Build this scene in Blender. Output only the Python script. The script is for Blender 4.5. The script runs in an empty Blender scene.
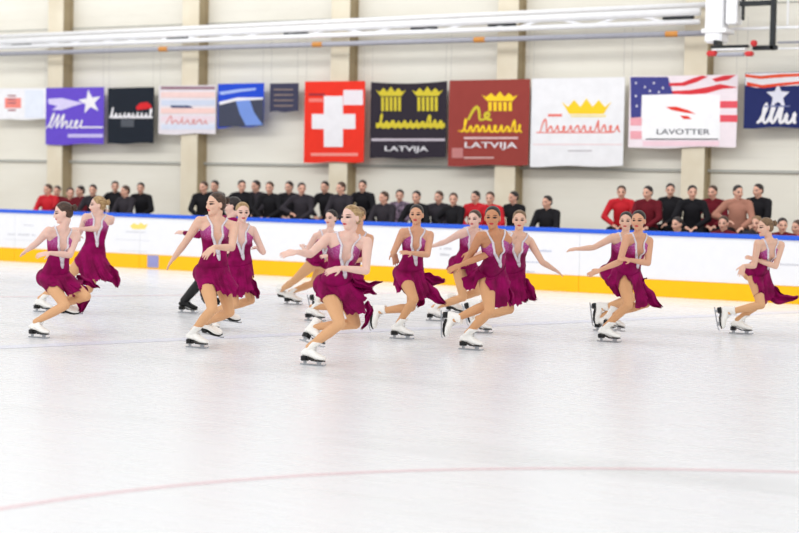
import bpy, bmesh, math, random
import numpy as np
from mathutils import Vector, Matrix
from mathutils.bvhtree import BVHTree
from mathutils.geometry import tessellate_polygon
R_ = math.radians
random.seed(7)
SC = bpy.context.scene
COL = SC.collection

# ------------------------------------------------------------------ camera
FPX, CAMH = 1700.0, 1.70
TH = R_(120.4)
FW = Vector((math.cos(TH), math.sin(TH), 0))          # horizontal view direction
RT = Vector((FW.y, -FW.x, 0))                          # horizontal right
PITCH = math.atan(86.5/FPX); ROLL = R_(1.1)
UPV = Vector((0, 0, 1))
LOOK = FW*math.cos(PITCH) - UPV*math.sin(PITCH)
up0 = RT.cross(LOOK)
CR = RT*math.cos(ROLL) + up0*math.sin(ROLL)
CU = -RT*math.sin(ROLL) + up0*math.cos(ROLL)
CAM = Vector((0, 0, CAMH))
cd = bpy.data.cameras.new('camera'); cam = bpy.data.objects.new('camera', cd); COL.objects.link(cam)
M = Matrix((( CR.x, CU.x, -LOOK.x, 0), (CR.y, CU.y, -LOOK.y, 0), (CR.z, CU.z, -LOOK.z, CAMH), (0, 0, 0, 1)))
cam.matrix_world = M
cd.sensor_width = 36; cd.lens = 36*FPX/799; cd.clip_end = 300
cd.dof.use_dof = True; cd.dof.focus_distance = 17.0; cd.dof.aperture_fstop = 1.4
SC.camera = cam

# ------------------------------------------------------------------ world, lights, exposure
w = bpy.data.worlds.new('hall_light'); SC.world = w; w.use_nodes = True
w.node_tree.nodes['Background'].inputs[0].default_value = (.975, .985, 1.0, 1)
w.node_tree.nodes['Background'].inputs[1].default_value = 0.90
def area(loc, rot, sx, sy, power, color=(1, .99, .975)):
    l = bpy.data.lights.new('hall_and_fill_light', 'AREA'); l.shape = 'RECTANGLE'; l.size = sx; l.size_y = sy
    l.energy = power; l.color = color
    o = bpy.data.objects.new('hall_and_fill_light', l); COL.objects.link(o); o.location = loc; o.rotation_euler = rot
for (x, y) in ((-24, 8), (-12, 8), (0, 8), (-24, 18), (-12, 18), (0, 18)):
    area((x, y, 9.0), (R_(0), 0, 0), 8, 2.0, 45)
area((-14, 0, 7.0), (R_(58), 0, R_(10)), 16, 2.5, 420)  # added fill light from above the camera side, tilted toward the wall
for x in (-36, -27, -18, -9, 0): area((x, 21.5, 6.6), (R_(76), 0, 0), 8.5, 1.2, 185)   # unseen row of fill lights, added to brighten the back wall
VS = SC.view_settings
VS.view_transform = 'Standard'; VS.look = 'None'; VS.gamma = 1; VS.use_curve_mapping = False
VS.exposure = 0.15

# ------------------------------------------------------------------ measuring
def ray(x, y): return LOOK + CR*((x-399.5)/FPX) - CU*((y-266.5)/FPX)
def at(x, y, D): return CAM + ray(x, y)*D                       # point at optical depth D
def ground(x, y, z=0.0):
    d = ray(x, y); return CAM + d*((z-CAMH)/d.z)
def plane(x, y, Y):
    d = ray(x, y); return CAM + d*(Y/d.y)
def depth(P): return (Vector(P)-CAM).dot(LOOK)

# ------------------------------------------------------------------ materials
def lin(c): return tuple(((v/255)/12.92 if v/255 <= .04045 else ((v/255+.055)/1.055)**2.4) for v in c)
def mat(name, rgb, rough=.6, spec=.3, metal=0.0, var=0.0, scale=8.0, stretch=(1, 1, 1), rgb2=None, bump=0.0, detail=3, sheen=0, emis=0, sss=0):
    m = bpy.data.materials.new(name); m.use_nodes = True; nt = m.node_tree; b = nt.nodes['Principled BSDF']
    c = lin(rgb); c2 = lin(rgb2) if rgb2 else tuple(v*(1-var) for v in c)
    b.inputs['Roughness'].default_value = rough; b.inputs['Specular IOR Level'].default_value = spec
    b.inputs['Metallic'].default_value = metal
    if sheen: b.inputs['Sheen Weight'].default_value = sheen
    if sss:
        b.inputs['Subsurface Weight'].default_value = sss; b.inputs['Subsurface Scale'].default_value = .01
        b.inputs['Subsurface Radius'].default_value = (1, .4, .25)
    tc = nt.nodes.new('ShaderNodeTexCoord'); mp = nt.nodes.new('ShaderNodeMapping'); mp.inputs['Scale'].default_value = stretch
    nz = nt.nodes.new('ShaderNodeTexNoise'); nz.inputs['Scale'].default_value = scale; nz.inputs['Detail'].default_value = detail
    nt.links.new(tc.outputs['Object'], mp.inputs[0]); nt.links.new(mp.outputs[0], nz.inputs['Vector'])
    cr = nt.nodes.new('ShaderNodeValToRGB'); cr.color_ramp.elements[0].position = .35; cr.color_ramp.elements[1].position = .65
    cr.color_ramp.elements[0].color = (*c2, 1); cr.color_ramp.elements[1].color = (*c, 1)
    nt.links.new(nz.outputs['Fac'], cr.inputs[0]); nt.links.new(cr.outputs[0], b.inputs['Base Color'])
    if bump:
        bp = nt.nodes.new('ShaderNodeBump'); bp.inputs['Strength'].default_value = bump; bp.inputs['Distance'].default_value = .01
        nt.links.new(nz.outputs['Fac'], bp.inputs['Height']); nt.links.new(bp.outputs[0], b.inputs['Normal'])
    if emis:
        b.inputs['Emission Color'].default_value = (*c, 1); b.inputs['Emission Strength'].default_value = emis
    return m
MT = {}
MT['white'] = mat('white_board', (236, 236, 239), .35, .3, var=.02)
MT['yellow'] = mat('yellow_plastic', (255, 192, 0), .35, .3, var=.03)
MT['blue'] = mat('blue_plastic', (44, 98, 222), .35, .3, var=.04)
MT['boot'] = mat('white_leather', (252, 250, 244), .4, .4, var=.05, scale=30)
MT['black'] = mat('black_leather', (22, 22, 24), .5, .3, var=.2)
MT['steel'] = mat('blade_steel', (170, 172, 176), .3, .5, metal=.6, var=.2)
MT['crystal'] = mat('silver_crystal', (246, 240, 244), .22, .8, metal=.1, rgb2=(206, 196, 208), scale=160, bump=.6)
MT['lace'] = mat('lace_grey', (196, 194, 188), .7, .2)
MT['wpaint'] = mat('white_paint', (244, 244, 246), .4, .3, var=.04)
MT['gpaint'] = mat('grey_paint', (168, 168, 178), .4, .3, var=.08)
MT['dark'] = mat('dark_metal', (34, 38, 42), .5, .3, var=.2)
MT['red'] = mat('red_plastic', (205, 50, 52), .5, .3, var=.1)
MT['orange'] = mat('orange_plastic', (205, 140, 70), .5, .3, var=.1)
MT['bench'] = mat('bench_dark', (44, 42, 46), .6, .3, var=.2)
MT['floor2'] = mat('concrete', (170, 165, 158), .7, .2, var=.1)
def flat(name, rgb, rough=.75): return mat(name, rgb, rough, .15, var=.05, scale=5)

def fabric_mat():
    m = mat('burgundy_stretch', (150, 0, 88), .6, .12, rgb2=(114, 0, 62), scale=9, bump=.15)
    nt = m.node_tree; b = nt.nodes['Principled BSDF']
    src = b.inputs['Base Color'].links[0].from_socket
    at_ = nt.nodes.new('ShaderNodeAttribute'); at_.attribute_name = 'height'
    tc = nt.nodes.new('ShaderNodeTexCoord')
    vo = nt.nodes.new('ShaderNodeTexNoise'); vo.inputs['Scale'].default_value = 150; vo.inputs['Detail'].default_value = 1
    nt.links.new(tc.outputs['Object'], vo.inputs['Vector'])
    r1 = nt.nodes.new('ShaderNodeMapRange'); r1.inputs[1].default_value = .66; r1.inputs[2].default_value = 1.05
    nt.links.new(at_.outputs['Fac'], r1.inputs[0])
    mx = nt.nodes.new('ShaderNodeMix'); mx.data_type = 'RGBA'
    mx.inputs['B'].default_value = (*lin((200, 96, 172)), 1)
    nt.links.new(r1.outputs[0], mx.inputs['Factor']); nt.links.new(src, mx.inputs['A'])
    mu = nt.nodes.new('ShaderNodeMath'); mu.operation = 'MULTIPLY'; nt.links.new(r1.outputs[0], mu.inputs[0])
    gt = nt.nodes.new('ShaderNodeMapRange'); gt.inputs[1].default_value = .58; gt.inputs[2].default_value = .68
    nt.links.new(vo.outputs['Fac'], gt.inputs[0]); nt.links.new(gt.outputs[0], mu.inputs[1])
    mx2 = nt.nodes.new('ShaderNodeMix'); mx2.data_type = 'RGBA'; mx2.inputs['B'].default_value = (*lin((240, 215, 240)), 1)
    nt.links.new(mx.outputs['Result'], mx2.inputs['A']); nt.links.new(mu.outputs[0], mx2.inputs['Factor'])
    nt.links.new(mx2.outputs['Result'], b.inputs['Base Color'])
    return m
MT['dress'] = fabric_mat()

def skin_mat(name, rgb, lip=(190, 40, 60)):
    """skin; the 'face' attribute holds (left, forward, up) in the head's own frame, for eyes, brows and lips"""
    m = mat(name, rgb, .5, .3, var=.06, scale=14, sss=.12)
    nt = m.node_tree; b = nt.nodes['Principled BSDF']; L = nt.links
    a = nt.nodes.new('ShaderNodeAttribute'); a.attribute_name = 'face'
    sp = nt.nodes.new('ShaderNodeSeparateXYZ'); L.new(a.outputs['Vector'], sp.inputs[0])
    ab = nt.nodes.new('ShaderNodeMath'); ab.operation = 'ABSOLUTE'; L.new(sp.outputs[0], ab.inputs[0])
    fr = nt.nodes.new('ShaderNodeMath'); fr.operation = 'GREATER_THAN'; fr.inputs[1].default_value = .035; L.new(sp.outputs[1], fr.inputs[0])
    cur = b.inputs['Base Color'].links[0].from_socket
    def blob(lat, up, rl, ru, col, cur, pw=1.0):
        def term(sock, c, r):
            s = nt.nodes.new('ShaderNodeMath'); s.operation = 'SUBTRACT'; L.new(sock, s.inputs[0]); s.inputs[1].default_value = c
            d = nt.nodes.new('ShaderNodeMath'); d.operation = 'DIVIDE'; L.new(s.outputs[0], d.inputs[0]); d.inputs[1].default_value = r
            q = nt.nodes.new('ShaderNodeMath'); q.operation = 'MULTIPLY'; L.new(d.outputs[0], q.inputs[0]); L.new(d.outputs[0], q.inputs[1])
            return q.outputs[0]
        s = nt.nodes.new('ShaderNodeMath'); s.operation = 'ADD'; L.new(term(ab.outputs[0], lat, rl), s.inputs[0]); L.new(term(sp.outputs[2], up, ru), s.inputs[1])
        g = nt.nodes.new('ShaderNodeMapRange'); g.inputs[1].default_value = 1.25; g.inputs[2].default_value = .75
        g.inputs[3].default_value = 0; g.inputs[4].default_value = pw
        L.new(s.outputs[0], g.inputs[0])
        f = nt.nodes.new('ShaderNodeMath'); f.operation = 'MULTIPLY'; L.new(g.outputs[0], f.inputs[0]); L.new(fr.outputs[0], f.inputs[1])
        x = nt.nodes.new('ShaderNodeMix'); x.data_type = 'RGBA'; L.new(f.outputs[0], x.inputs['Factor']); L.new(cur, x.inputs['A'])
        x.inputs['B'].default_value = (*lin(col), 1)
        return x.outputs['Result']
    cur = blob(.034, .002, .021, .011, (120, 80, 75), cur, .55)      # eye shadow
    cur = blob(.032, 0, .0165, .0085, (44, 26, 24), cur, 1.0)
    cur = blob(.034, .023, .019, .0045, (80, 52, 42), cur, .9)
    cur = blob(0, -.060, .023, .0095, lip, cur, .9)
    L.new(cur, b.inputs['Base Color'])
    return m
SK = {'pale': skin_mat('skin_pale', (234, 194, 178)), 'fair': skin_mat('skin_fair', (230, 186, 162)),
      'warm': skin_mat('skin_warm', (218, 164, 132)), 'tan': skin_mat('skin_tan', (202, 142, 104)),
      'crowd': skin_mat('skin_crowd', (222, 172, 150), (170, 90, 90))}
TIGHTS = {'pale': mat('tights_tan', (224, 172, 126), .55, .25, var=.05), 'fair': None, 'warm': mat('tights_warm', (218, 164, 118), .55, .25, var=.05)}
TIGHTS['fair'] = TIGHTS['pale']; TIGHTS['tan'] = TIGHTS['warm']; TIGHTS['crowd'] = TIGHTS['pale']
HAIR = {'blonde': mat('hair_blonde', (190, 158, 112), .45, .4, rgb2=(140, 108, 70), scale=60, stretch=(1, .2, 1), bump=.3),
        'brown': mat('hair_brown', (84, 60, 46), .4, .4, rgb2=(50, 34, 26), scale=60, stretch=(1, .2, 1), bump=.3),
        'dark': mat('hair_dark', (42, 32, 30), .38, .4, rgb2=(22, 16, 16), scale=60, stretch=(1, .2, 1), bump=.3),
        'dblonde': mat('hair_dark_blonde', (142, 112, 80), .45, .4, rgb2=(96, 72, 50), scale=60, stretch=(1, .2, 1), bump=.3)}

# ------------------------------------------------------------------ mesh helpers
def link(name, me, m=None, parent=None, loc=None, smooth=False):
    o = bpy.data.objects.new(name, me); COL.objects.link(o)
    for x in (m if isinstance(m, (list, tuple)) else [m]):
        if x is not None: me.materials.append(x)
    if parent: o.parent = parent
    if loc is not None: o.location = loc
    if smooth: me.polygons.foreach_set('use_smooth', [True]*len(me.polygons)); me.update()
    return o
def bobj(name, bm, m=None, parent=None, loc=None, smooth=False):
    bmesh.ops.recalc_face_normals(bm, faces=bm.faces)
    me = bpy.data.meshes.new(name); bm.to_mesh(me); bm.free()
    return link(name, me, m, parent, loc, smooth)
def tag(o, label=None, cat=None, group=None, kind=None):
    for k, v in (('label', label), ('category', cat), ('group', group), ('kind', kind)):
        if v: o[k] = v
    return o
def thing(name, loc, label, cat, group=None):
    o = bpy.data.objects.new(name, None); COL.objects.link(o); o.location = loc; o.empty_display_size = .2
    return tag(o, label, cat, group)
def box(bm, a, b):
    v = [bm.verts.new((x, y, z)) for x in (a[0], b[0]) for y in (a[1], b[1]) for z in (a[2], b[2])]
    for f in ((0, 1, 3, 2), (4, 6, 7, 5), (0, 4, 5, 1), (2, 3, 7, 6), (0, 2, 6, 4), (1, 5, 7, 3)): bm.faces.new([v[i] for i in f])
def bx(name, a, b, m, parent=None, bev=0):
    bm = bmesh.new(); box(bm, a, b)
    if bev: bmesh.ops.bevel(bm, geom=bm.edges[:], offset=bev, segments=2, affect='EDGES')
    return bobj(name, bm, m, parent)
def ell(bm, c, r, ax=None, seg=16, rings=10):
    """ellipsoid; ax = three unit axes"""
    ax = ax or (Vector((1, 0, 0)), Vector((0, 1, 0)), Vector((0, 0, 1)))
    A = Matrix((ax[0]*r[0], ax[1]*r[1], ax[2]*r[2])).transposed().to_4x4(); A.translation = Vector(c)
    bmesh.ops.create_uvsphere(bm, u_segments=seg, v_segments=rings, radius=1, matrix=A)
def frame(d, hint=None):
    d = d.normalized(); h = hint or (UPV if abs(d.z) < .9 else Vector((1, 0, 0)))
    a = h.cross(d)
    if a.length < 1e-4: a = Vector((1, 0, 0)).cross(d)
    a.normalize(); return a, d.cross(a).normalized()
def loft(bm, rings, cap=True):
    vs = [[bm.verts.new(p) for p in r] for r in rings]; n = len(vs[0])
    for i in range(len(vs)-1):
        for j in range(n): bm.faces.new((vs[i][j], vs[i][(j+1) % n], vs[i+1][(j+1) % n], vs[i+1][j]))
    if cap: bm.faces.new(vs[0][::-1]); bm.faces.new(vs[-1])
def tube(bm, pts, rad, seg=12, ends=True, hint=None):
    pts = [Vector(p) for p in pts]; rings = []
    a = None
    for i, p in enumerate(pts):
        d = (pts[min(i+1, len(pts)-1)]-pts[max(i-1, 0)]).normalized()
        a, b = frame(d, hint) if a is None else ((a - d*a.dot(d)).normalized(), None)
        b = d.cross(a)
        r = rad[i] if isinstance(rad, (list, tuple)) else rad
        rr = r if isinstance(r, tuple) else (r, r)
        rings.append([p + a*math.cos(t)*rr[0] + b*math.sin(t)*rr[1] for t in [2*math.pi*k/seg for k in range(seg)]])
    loft(bm, rings)
    if ends:
        for p, r in ((pts[0], rad[0] if isinstance(rad, (list, tuple)) else rad), (pts[-1], rad[-1] if isinstance(rad, (list, tuple)) else rad)):
            r = min(r) if isinstance(r, tuple) else r
            ell(bm, p, (r*.99,)*3, seg=seg, rings=8)
def limb(bm, p0, p1, prof, seg=14, ends=True):
    tube(bm, [p0.lerp(p1, t) for t, _ in prof], [r for _, r in prof], seg, ends)
def remesh(bm, vox, smooth=2):
    me = bpy.data.meshes.new('tmp'); bm.to_mesh(me); bm.free()
    o = bpy.data.objects.new('tmp', me); COL.objects.link(o)
    md = o.modifiers.new('r', 'REMESH'); md.mode = 'VOXEL'; md.voxel_size = vox
    if smooth:
        s = o.modifiers.new('s', 'SMOOTH'); s.iterations = smooth; s.factor = .5
    dg = bpy.context.evaluated_depsgraph_get(); out = bpy.data.meshes.new_from_object(o.evaluated_get(dg))
    bpy.data.objects.remove(o); bpy.data.meshes.remove(me)
    return out
def bvh_of(me):
    return BVHTree.FromPolygons([v.co.copy() for v in me.vertices], [tuple(p.vertices) for p in me.polygons])
def coords(me):
    a = np.empty(len(me.vertices)*3); me.vertices.foreach_get('co', a); return a.reshape(-1, 3)
def segdist(P, a, b):
    a = np.array(a); b = np.array(b); ab = b-a; t = np.clip(((P-a)@ab)/(ab@ab), 0, 1)
    return np.linalg.norm(P-(a+t[:, None]*ab), axis=1)

# ------------------------------------------------------------------ the setting
YB, YW = 24.3, 30.05
# ice
def ice_mat():
    m = bpy.data.materials.new('ice'); m.use_nodes = True; nt = m.node_tree; b = nt.nodes['Principled BSDF']; L = nt.links
    b.inputs['Roughness'].default_value = .22; b.inputs['Specular IOR Level'].default_value = .45
    tc = nt.nodes.new('ShaderNodeTexCoord'); mp = nt.nodes.new('ShaderNodeMapping')
    mp.inputs['Rotation'].default_value = (0, 0, R_(-30)); mp.inputs['Scale'].default_value = (.16, 1.0, 1)
    L.new(tc.outputs['Object'], mp.inputs[0])
    n = nt.nodes.new('ShaderNodeTexNoise'); n.inputs['Scale'].default_value = 1.0; n.inputs['Detail'].default_value = 4; n.inputs['Roughness'].default_value = .5
    L.new(mp.outputs[0], n.inputs['Vector'])
    cr = nt.nodes.new('ShaderNodeValToRGB'); e = cr.color_ramp.elements
    e[0].position = .28; e[0].color = (*lin((222, 224, 225)), 1); e[1].position = .46; e[1].color = (*lin((236, 237, 239)), 1)
    L.new(n.outputs['Fac'], cr.inputs[0]); L.new(cr.outputs[0], b.inputs['Base Color'])
    n2 = nt.nodes.new('ShaderNodeTexNoise'); n2.inputs['Scale'].default_value = 9; n2.inputs['Detail'].default_value = 6
    L.new(mp.outputs[0], n2.inputs['Vector'])
    mr = nt.nodes.new('ShaderNodeMapRange'); mr.inputs[3].default_value = .22; mr.inputs[4].default_value = .34
    L.new(n2.outputs['Fac'], mr.inputs[0]); L.new(mr.outputs[0], b.inputs['Roughness'])
    bp = nt.nodes.new('ShaderNodeBump'); bp.inputs['Strength'].default_value = .015; bp.inputs['Distance'].default_value = .01
    L.new(n2.outputs['Fac'], bp.inputs['Height']); L.new(bp.outputs[0], b.inputs['Normal'])
    return m
fl = bx('floor', (-48, -6, -.12), (18, YB+.02, 0), ice_mat()); tag(fl, kind='structure')
st = bx('floor_stand', (-48, YB+.14, -.12), (18, YW, 0), MT['floor2']); tag(st, kind='structure')

def wall_mat():
    m = mat('wall_panel', (238, 235, 224), .6, .2, rgb2=(232, 228, 216), scale=.8, stretch=(.6, 1, 2))
    nt = m.node_tree; b = nt.nodes['Principled BSDF']
    tc = nt.nodes.new('ShaderNodeTexCoord'); wv = nt.nodes.new('ShaderNodeTexWave'); wv.bands_direction = 'Z'; wv.inputs['Scale'].default_value = 1.55
    wv.wave_profile = 'SAW'
    nt.links.new(tc.outputs['Object'], wv.inputs['Vector'])
    bp = nt.nodes.new('ShaderNodeBump'); bp.inputs['Strength'].default_value = .6; bp.inputs['Distance'].default_value = .03
    nt.links.new(wv.outputs['Fac'], bp.inputs['Height']); nt.links.new(bp.outputs[0], b.inputs['Normal'])
    return m
wl = bx('wall_back', (-48, YW, -.1), (18, YW+.3, 9.5), wall_mat()); tag(wl, kind='structure')
mcol = mat('column_paint', (226, 217, 196), .6, .2, rgb2=(218, 207, 184), scale=2); mweb = mat('column_web_shade', (176, 160, 130), .6, .2, rgb2=(166, 150, 120), scale=2)  # web colour is darkened to paint in the shade behind the front flange
for i in range(-3, 6):                                   # steel I columns against the wall
    xc = -15.0 - 3.86*i
    bm = bmesh.new()
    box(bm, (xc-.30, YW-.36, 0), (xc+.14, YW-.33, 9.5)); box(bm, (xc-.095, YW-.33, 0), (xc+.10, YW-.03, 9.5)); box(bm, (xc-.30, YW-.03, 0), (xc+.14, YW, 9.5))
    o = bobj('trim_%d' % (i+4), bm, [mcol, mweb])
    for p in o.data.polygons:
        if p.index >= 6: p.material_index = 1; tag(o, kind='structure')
seam = mat('seam_grey', (176, 176, 170), .6, .2)
o = bx('trim_10', (-48, YW-.06, 1.955), (18, YW, 2.005), seam); tag(o, kind='structure')
o = bx('trim_11', (-48, YW-.03, 5.02), (18, YW, 5.04), seam); tag(o, kind='structure')

# painted markings in the ice
def strip(name, pts, wdt, m):
    bm = bmesh.new(); P = [Vector(p) for p in pts]; prev = None
    for i, p in enumerate(P):
        d = (P[min(i+1, len(P)-1)]-P[max(i-1, 0)]); n = Vector((-d.y, d.x, 0)).normalized()*wdt/2
        cur = (bm.verts.new((p.x+n.x, p.y+n.y, .0015)), bm.verts.new((p.x-n.x, p.y-n.y, .0015)))
        if prev: bm.faces.new((prev[0], prev[1], cur[1], cur[0]))
        prev = cur
    o = bobj(name, bm, m); tag(o, kind='structure'); return o
def smoothpts(pp, n=60):
    xs = np.array([p[0] for p in pp], float); ys = np.array([p[1] for p in pp], float)
    c = np.polyfit(xs, ys, min(3, len(pp)-1)); X = np.linspace(xs[0], xs[-1], n)
    return [ground(x, float(np.polyval(c, x))) for x in X]
strip('trim_12', smoothpts([(-60, 520), (0, 509), (100, 494), (250, 479), (400, 471.5), (520, 469), (650, 469), (799, 471.5), (900, 476)]), .05, mat('ice_pink', (238, 200, 206), .3, .4))
strip('trim_13', [ground(-60, 350), ground(860, 309)], .28, mat('ice_lilac', (226, 228, 240), .3, .4))
strip('trim_14', [ground(-60, 297.5), ground(620, 291)], .14, mat('ice_rose', (246, 222, 226), .3, .4))

# barrier
bar = thing('rink_barrier', (-15, YB, 0), 'long white ice rink barrier with blue top rail and yellow kick plate', 'barrier')
def rel(o, par): o.matrix_parent_inverse = Matrix.Translation(-par.location)
JO = [-48, -36, -31.6, -27.2, -22.8, -19.75, -15.4, -11.0, -6.6, -2.2, 2.2, 6.6, 18]
for a, b in zip(JO[:-1], JO[1:]):
    o = bx('board_panel', (a+.0015, YB, .26), (b-.0015, YB+.10, .93), MT['white'], bar, .003); rel(o, bar)
    o = bx('kick_plate', (a+.0015, YB-.012, .0), (b-.0015, YB+.10, .258), MT['yellow'], bar, .003); rel(o, bar)
o = bx('top_rail', (-48, YB-.02, .93), (18, YB+.13, .995), MT['blue'], bar, .008); rel(o, bar)
ms = flat('sponsor_blue', (150, 150, 200)); 
x0 = plane(148, 262, YB).x; x1 = plane(159, 262, YB).x
o = bx('sponsor_patch', (x0, YB-.018, .03), (x1, YB-.011, .25), ms, bar); rel(o, bar)
mg = flat('print_grey', (206, 206, 212)); mb = flat('print_blue', (190, 196, 216)); my = flat('print_gold', (246, 222, 120))
def dashes(x0, x1, y0, y1, m, n, name='advert_lettering'):
    bm = bmesh.new(); A = plane(x0, y0, YB); B = plane(x1, y1, YB)
    wch = (B.x-A.x)/n
    for i in range(n):
        if random.random() < .05: continue
        h = (A.z-B.z)*random.uniform(.7, 1)
        box(bm, (A.x+i*wch, YB-.004, B.z), (A.x+i*wch+wch*.7, YB+.001, B.z+h))
    o = bobj(name, bm, m, bar); rel(o, bar)
for r in ((8, 36, 233, 236, mg, 14), (5, 38, 239, 241, mg, 18), (24, 34, 224.5, 226, mg, 5), (116, 150, 239, 241, mg, 18), (126, 146, 231, 233, mg, 10), (120, 148, 250, 252, mg, 14),
          (405, 428, 246, 248, mg, 12), (440, 452, 247, 250, mg, 6), (528, 552, 249, 252, mb, 10), (524, 540, 261, 263, mb, 8), (520, 535, 270, 273, mg, 8), (330, 352, 232, 234, mg, 12), (780, 799, 263, 266, mg, 8), (440, 450, 253, 256, mg, 9)):
    dashes(*r)
PC = [0]
def polyflat(name, pts, Y, m, parent, th=.004):
    """flat printed shape: pts in photo pixels on the plane y = Y"""
    PC[0] = (PC[0]+1) % 7; th = th+.00045*PC[0]
    P = [plane(x, y, Y) for x, y in pts]; bm = bmesh.new()
    f = [bm.verts.new((p.x, Y-th, p.z)) for p in P]; k = [bm.verts.new((p.x, Y+.0005, p.z)) for p in P]
    for tri in tessellate_polygon([[Vector((p.x, p.z, 0)) for p in P]]): bm.faces.new([f[i] for i in tri])
    for i in range(len(P)): bm.faces.new((f[i], f[(i+1) % len(P)], k[(i+1) % len(P)], k[i]))
    o = bobj(name, bm, m, parent); rel(o, parent); return o
polyflat('advert_emblem', [(130, 226), (134, 223), (138, 225), (141, 222.5), (144, 225), (148, 224), (145, 229), (133, 229)], YB, my, bar)
polyflat('advert_emblem', [(155, 263.5), (172, 263.5), (172, 264), (155, 264)], YB, mg, bar)

# ------------------------------------------------------------------ banners
YN = YW-.42
def banner(label, x0, x1, ytl, ytr, ybl, ybr, m, sag=0, group=None, cat='banner'):
    A, B = plane(x0, ytl, YN), plane(x1, ytr, YN); C_, D = plane(x0, ybl, YN), plane(x1, ybr, YN)
    t = thing('wall_banner', ((A.x+B.x)/2, YN, (C_.z+D.z)/2), label, cat, 'sponsor banners hung along the rink wall')
    bm = bmesh.new(); nx, nz = 24, 10; V = {}
    for s in (0, 1):
        for i in range(nx+1):
            u = i/nx; top = A.z+(B.z-A.z)*u - sag*math.sin(math.pi*u); bot = C_.z+(D.z-C_.z)*u + .012*math.sin(u*9+x0)
            for j in range(nz+1):
                v = j/nz; y = YN + s*.012
                V[s, i, j] = bm.verts.new((A.x+(B.x-A.x)*u, y, top+(bot-top)*v))
    for i in range(nx):
        for j in range(nz):
            bm.faces.new((V[0, i, j], V[0, i+1, j], V[0, i+1, j+1], V[0, i, j+1])); bm.faces.new((V[1, i, j], V[1, i, j+1], V[1, i+1, j+1], V[1, i+1, j]))
    for i in range(nx):
        bm.faces.new((V[0, i, 0], V[1, i, 0], V[1, i+1, 0], V[0, i+1, 0])); bm.faces.new((V[0, i, nz], V[0, i+1, nz], V[1, i+1, nz], V[1, i, nz]))
    for j in range(nz):
        bm.faces.new((V[0, 0, j], V[0, 0, j+1], V[1, 0, j+1], V[1, 0, j])); bm.faces.new((V[0, nx, j], V[1, nx, j], V[1, nx, j+1], V[0, nx, j+1]))
    o = bobj('cloth', bm, m, t); rel(o, t)
    bm = bmesh.new()                                     # two cords up to the truss
    for X, Z in ((A.x+.03, A.z-.02), (B.x-.03, B.z-.02)):
        tube(bm, [(X, YN+.006, Z), (X, YN+.006, 4.75)], .004, 6, False)
    o = bobj('cord', bm, MT['lace'], t); rel(o, t)
    return t
def rect(x0, y0, x1, y1): return [(x0, y0), (x1, y0), (x1, y1), (x0, y1)]
def scribble(name, x0, x1, y0, y1, m, t, n=6, wd=1.0, slant=2.0, seed=1):
    """handwriting-like looping stroke"""
    rnd = random.Random(seed); bm = bmesh.new(); pts = []
    N = n*10
    n = int(n*1.25); N = n*10; amps = [rnd.choice((.9, .5, .45, .55, .42, .5)) for _ in range(n)]; amps[0] = 1.0; lp = [rnd.uniform(-.1, .42) for _ in range(n)]
    for i in range(N+1):
        s = i/10; k = int(min(s, n-.001)); a = 2*math.pi*s
        amp = amps[k]
        u = s/n; cx = x0+(x1-x0)*u + math.sin(a)*(x1-x0)/n*lp[k]
        h = (.5-.5*math.cos(a))*amp
        cy = y1+( -h)*(y1-y0)
        pts.append((cx+slant*h, cy))
    P = [plane(x, y, YN) for x, y in pts]; prev = None
    wm = wd*.016
    for i, p in enumerate(P):
        d = (P[min(i+1, len(P)-1)]-P[max(i-1, 0)]); nn = Vector((-d.z, 0, d.x)); nn = nn.normalized()*wm*(.6+.4*abs(math.sin(i*.31)))
        y = YN-.006-.00002*i
        cur = (bm.verts.new((p.x+nn.x, y, p.z+nn.z)), bm.verts.new((p.x-nn.x, y, p.z-nn.z)))
        if prev: bm.faces.new((prev[0], prev[1], cur[1], cur[0]))
        prev = cur
    o = bobj(name, bm, m, t); rel(o, t)
def words(s, x0, x1, y0, y1, m, t, name='lettering'):
    c = bpy.data.curves.new('t', 'FONT'); c.body = s; c.extrude = .003; c.offset = .008
    o = bpy.data.objects.new('t', c); COL.objects.link(o)
    dg = bpy.context.evaluated_depsgraph_get(); me = bpy.data.meshes.new_from_object(o.evaluated_get(dg)); bpy.data.objects.remove(o)
    P = coords(me); lo, hi = P.min(0), P.max(0); A, B = plane(x0, y0, YN), plane(x1, y1, YN)
    Q = np.empty_like(P); Q[:, 0] = A.x+(P[:, 0]-lo[0])/(hi[0]-lo[0])*(B.x-A.x); Q[:, 2] = B.z+(P[:, 1]-lo[1])/(hi[1]-lo[1])*(A.z-B.z); Q[:, 1] = YN-.004-P[:, 2]
    me.vertices.foreach_set('co', Q.ravel()); o = link(name, me, m, t); rel(o, t)
def pf(name, pts, m, t): return polyflat(name, pts, YN, m, t, .004)
W = flat('print_white', (236, 234, 238)); GO = flat('print_gold2', (214, 196, 60)); YE = flat('print_yellow', (252, 212, 50)); RD = flat('print_red', (232, 62, 48))
t = banner('white wall banner with a small red emblem, at the left edge', -14, 46, 88.5, 88, 120, 119, flat('bn_white', (238, 238, 242)))
pf('emblem', rect(5, 98, 21, 108), flat('p_pinkred', (240, 140, 130)), t)
for k in range(5): pf('stripe', rect(8, 95+k*3.6, 16, 96.6+k*3.6), flat('p_dkr', (170, 110, 116)), t)
pf('side_panel', rect(25, 90, 44, 118), flat('p_paleb', (226, 232, 244)), t)
t = banner('purple wall banner with a white shooting star', 46, 104, 88, 87, 145, 143.5, flat('bn_purple', (104, 78, 200)))
st_ = []
for k in range(10):
    a = -math.pi/2+k*math.pi/5 - .15; r = 12.5 if k % 2 == 0 else 5
    st_.append((90+r*.95*math.cos(a), 102+r*math.sin(a)))
pf('star', st_, W, t)
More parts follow.
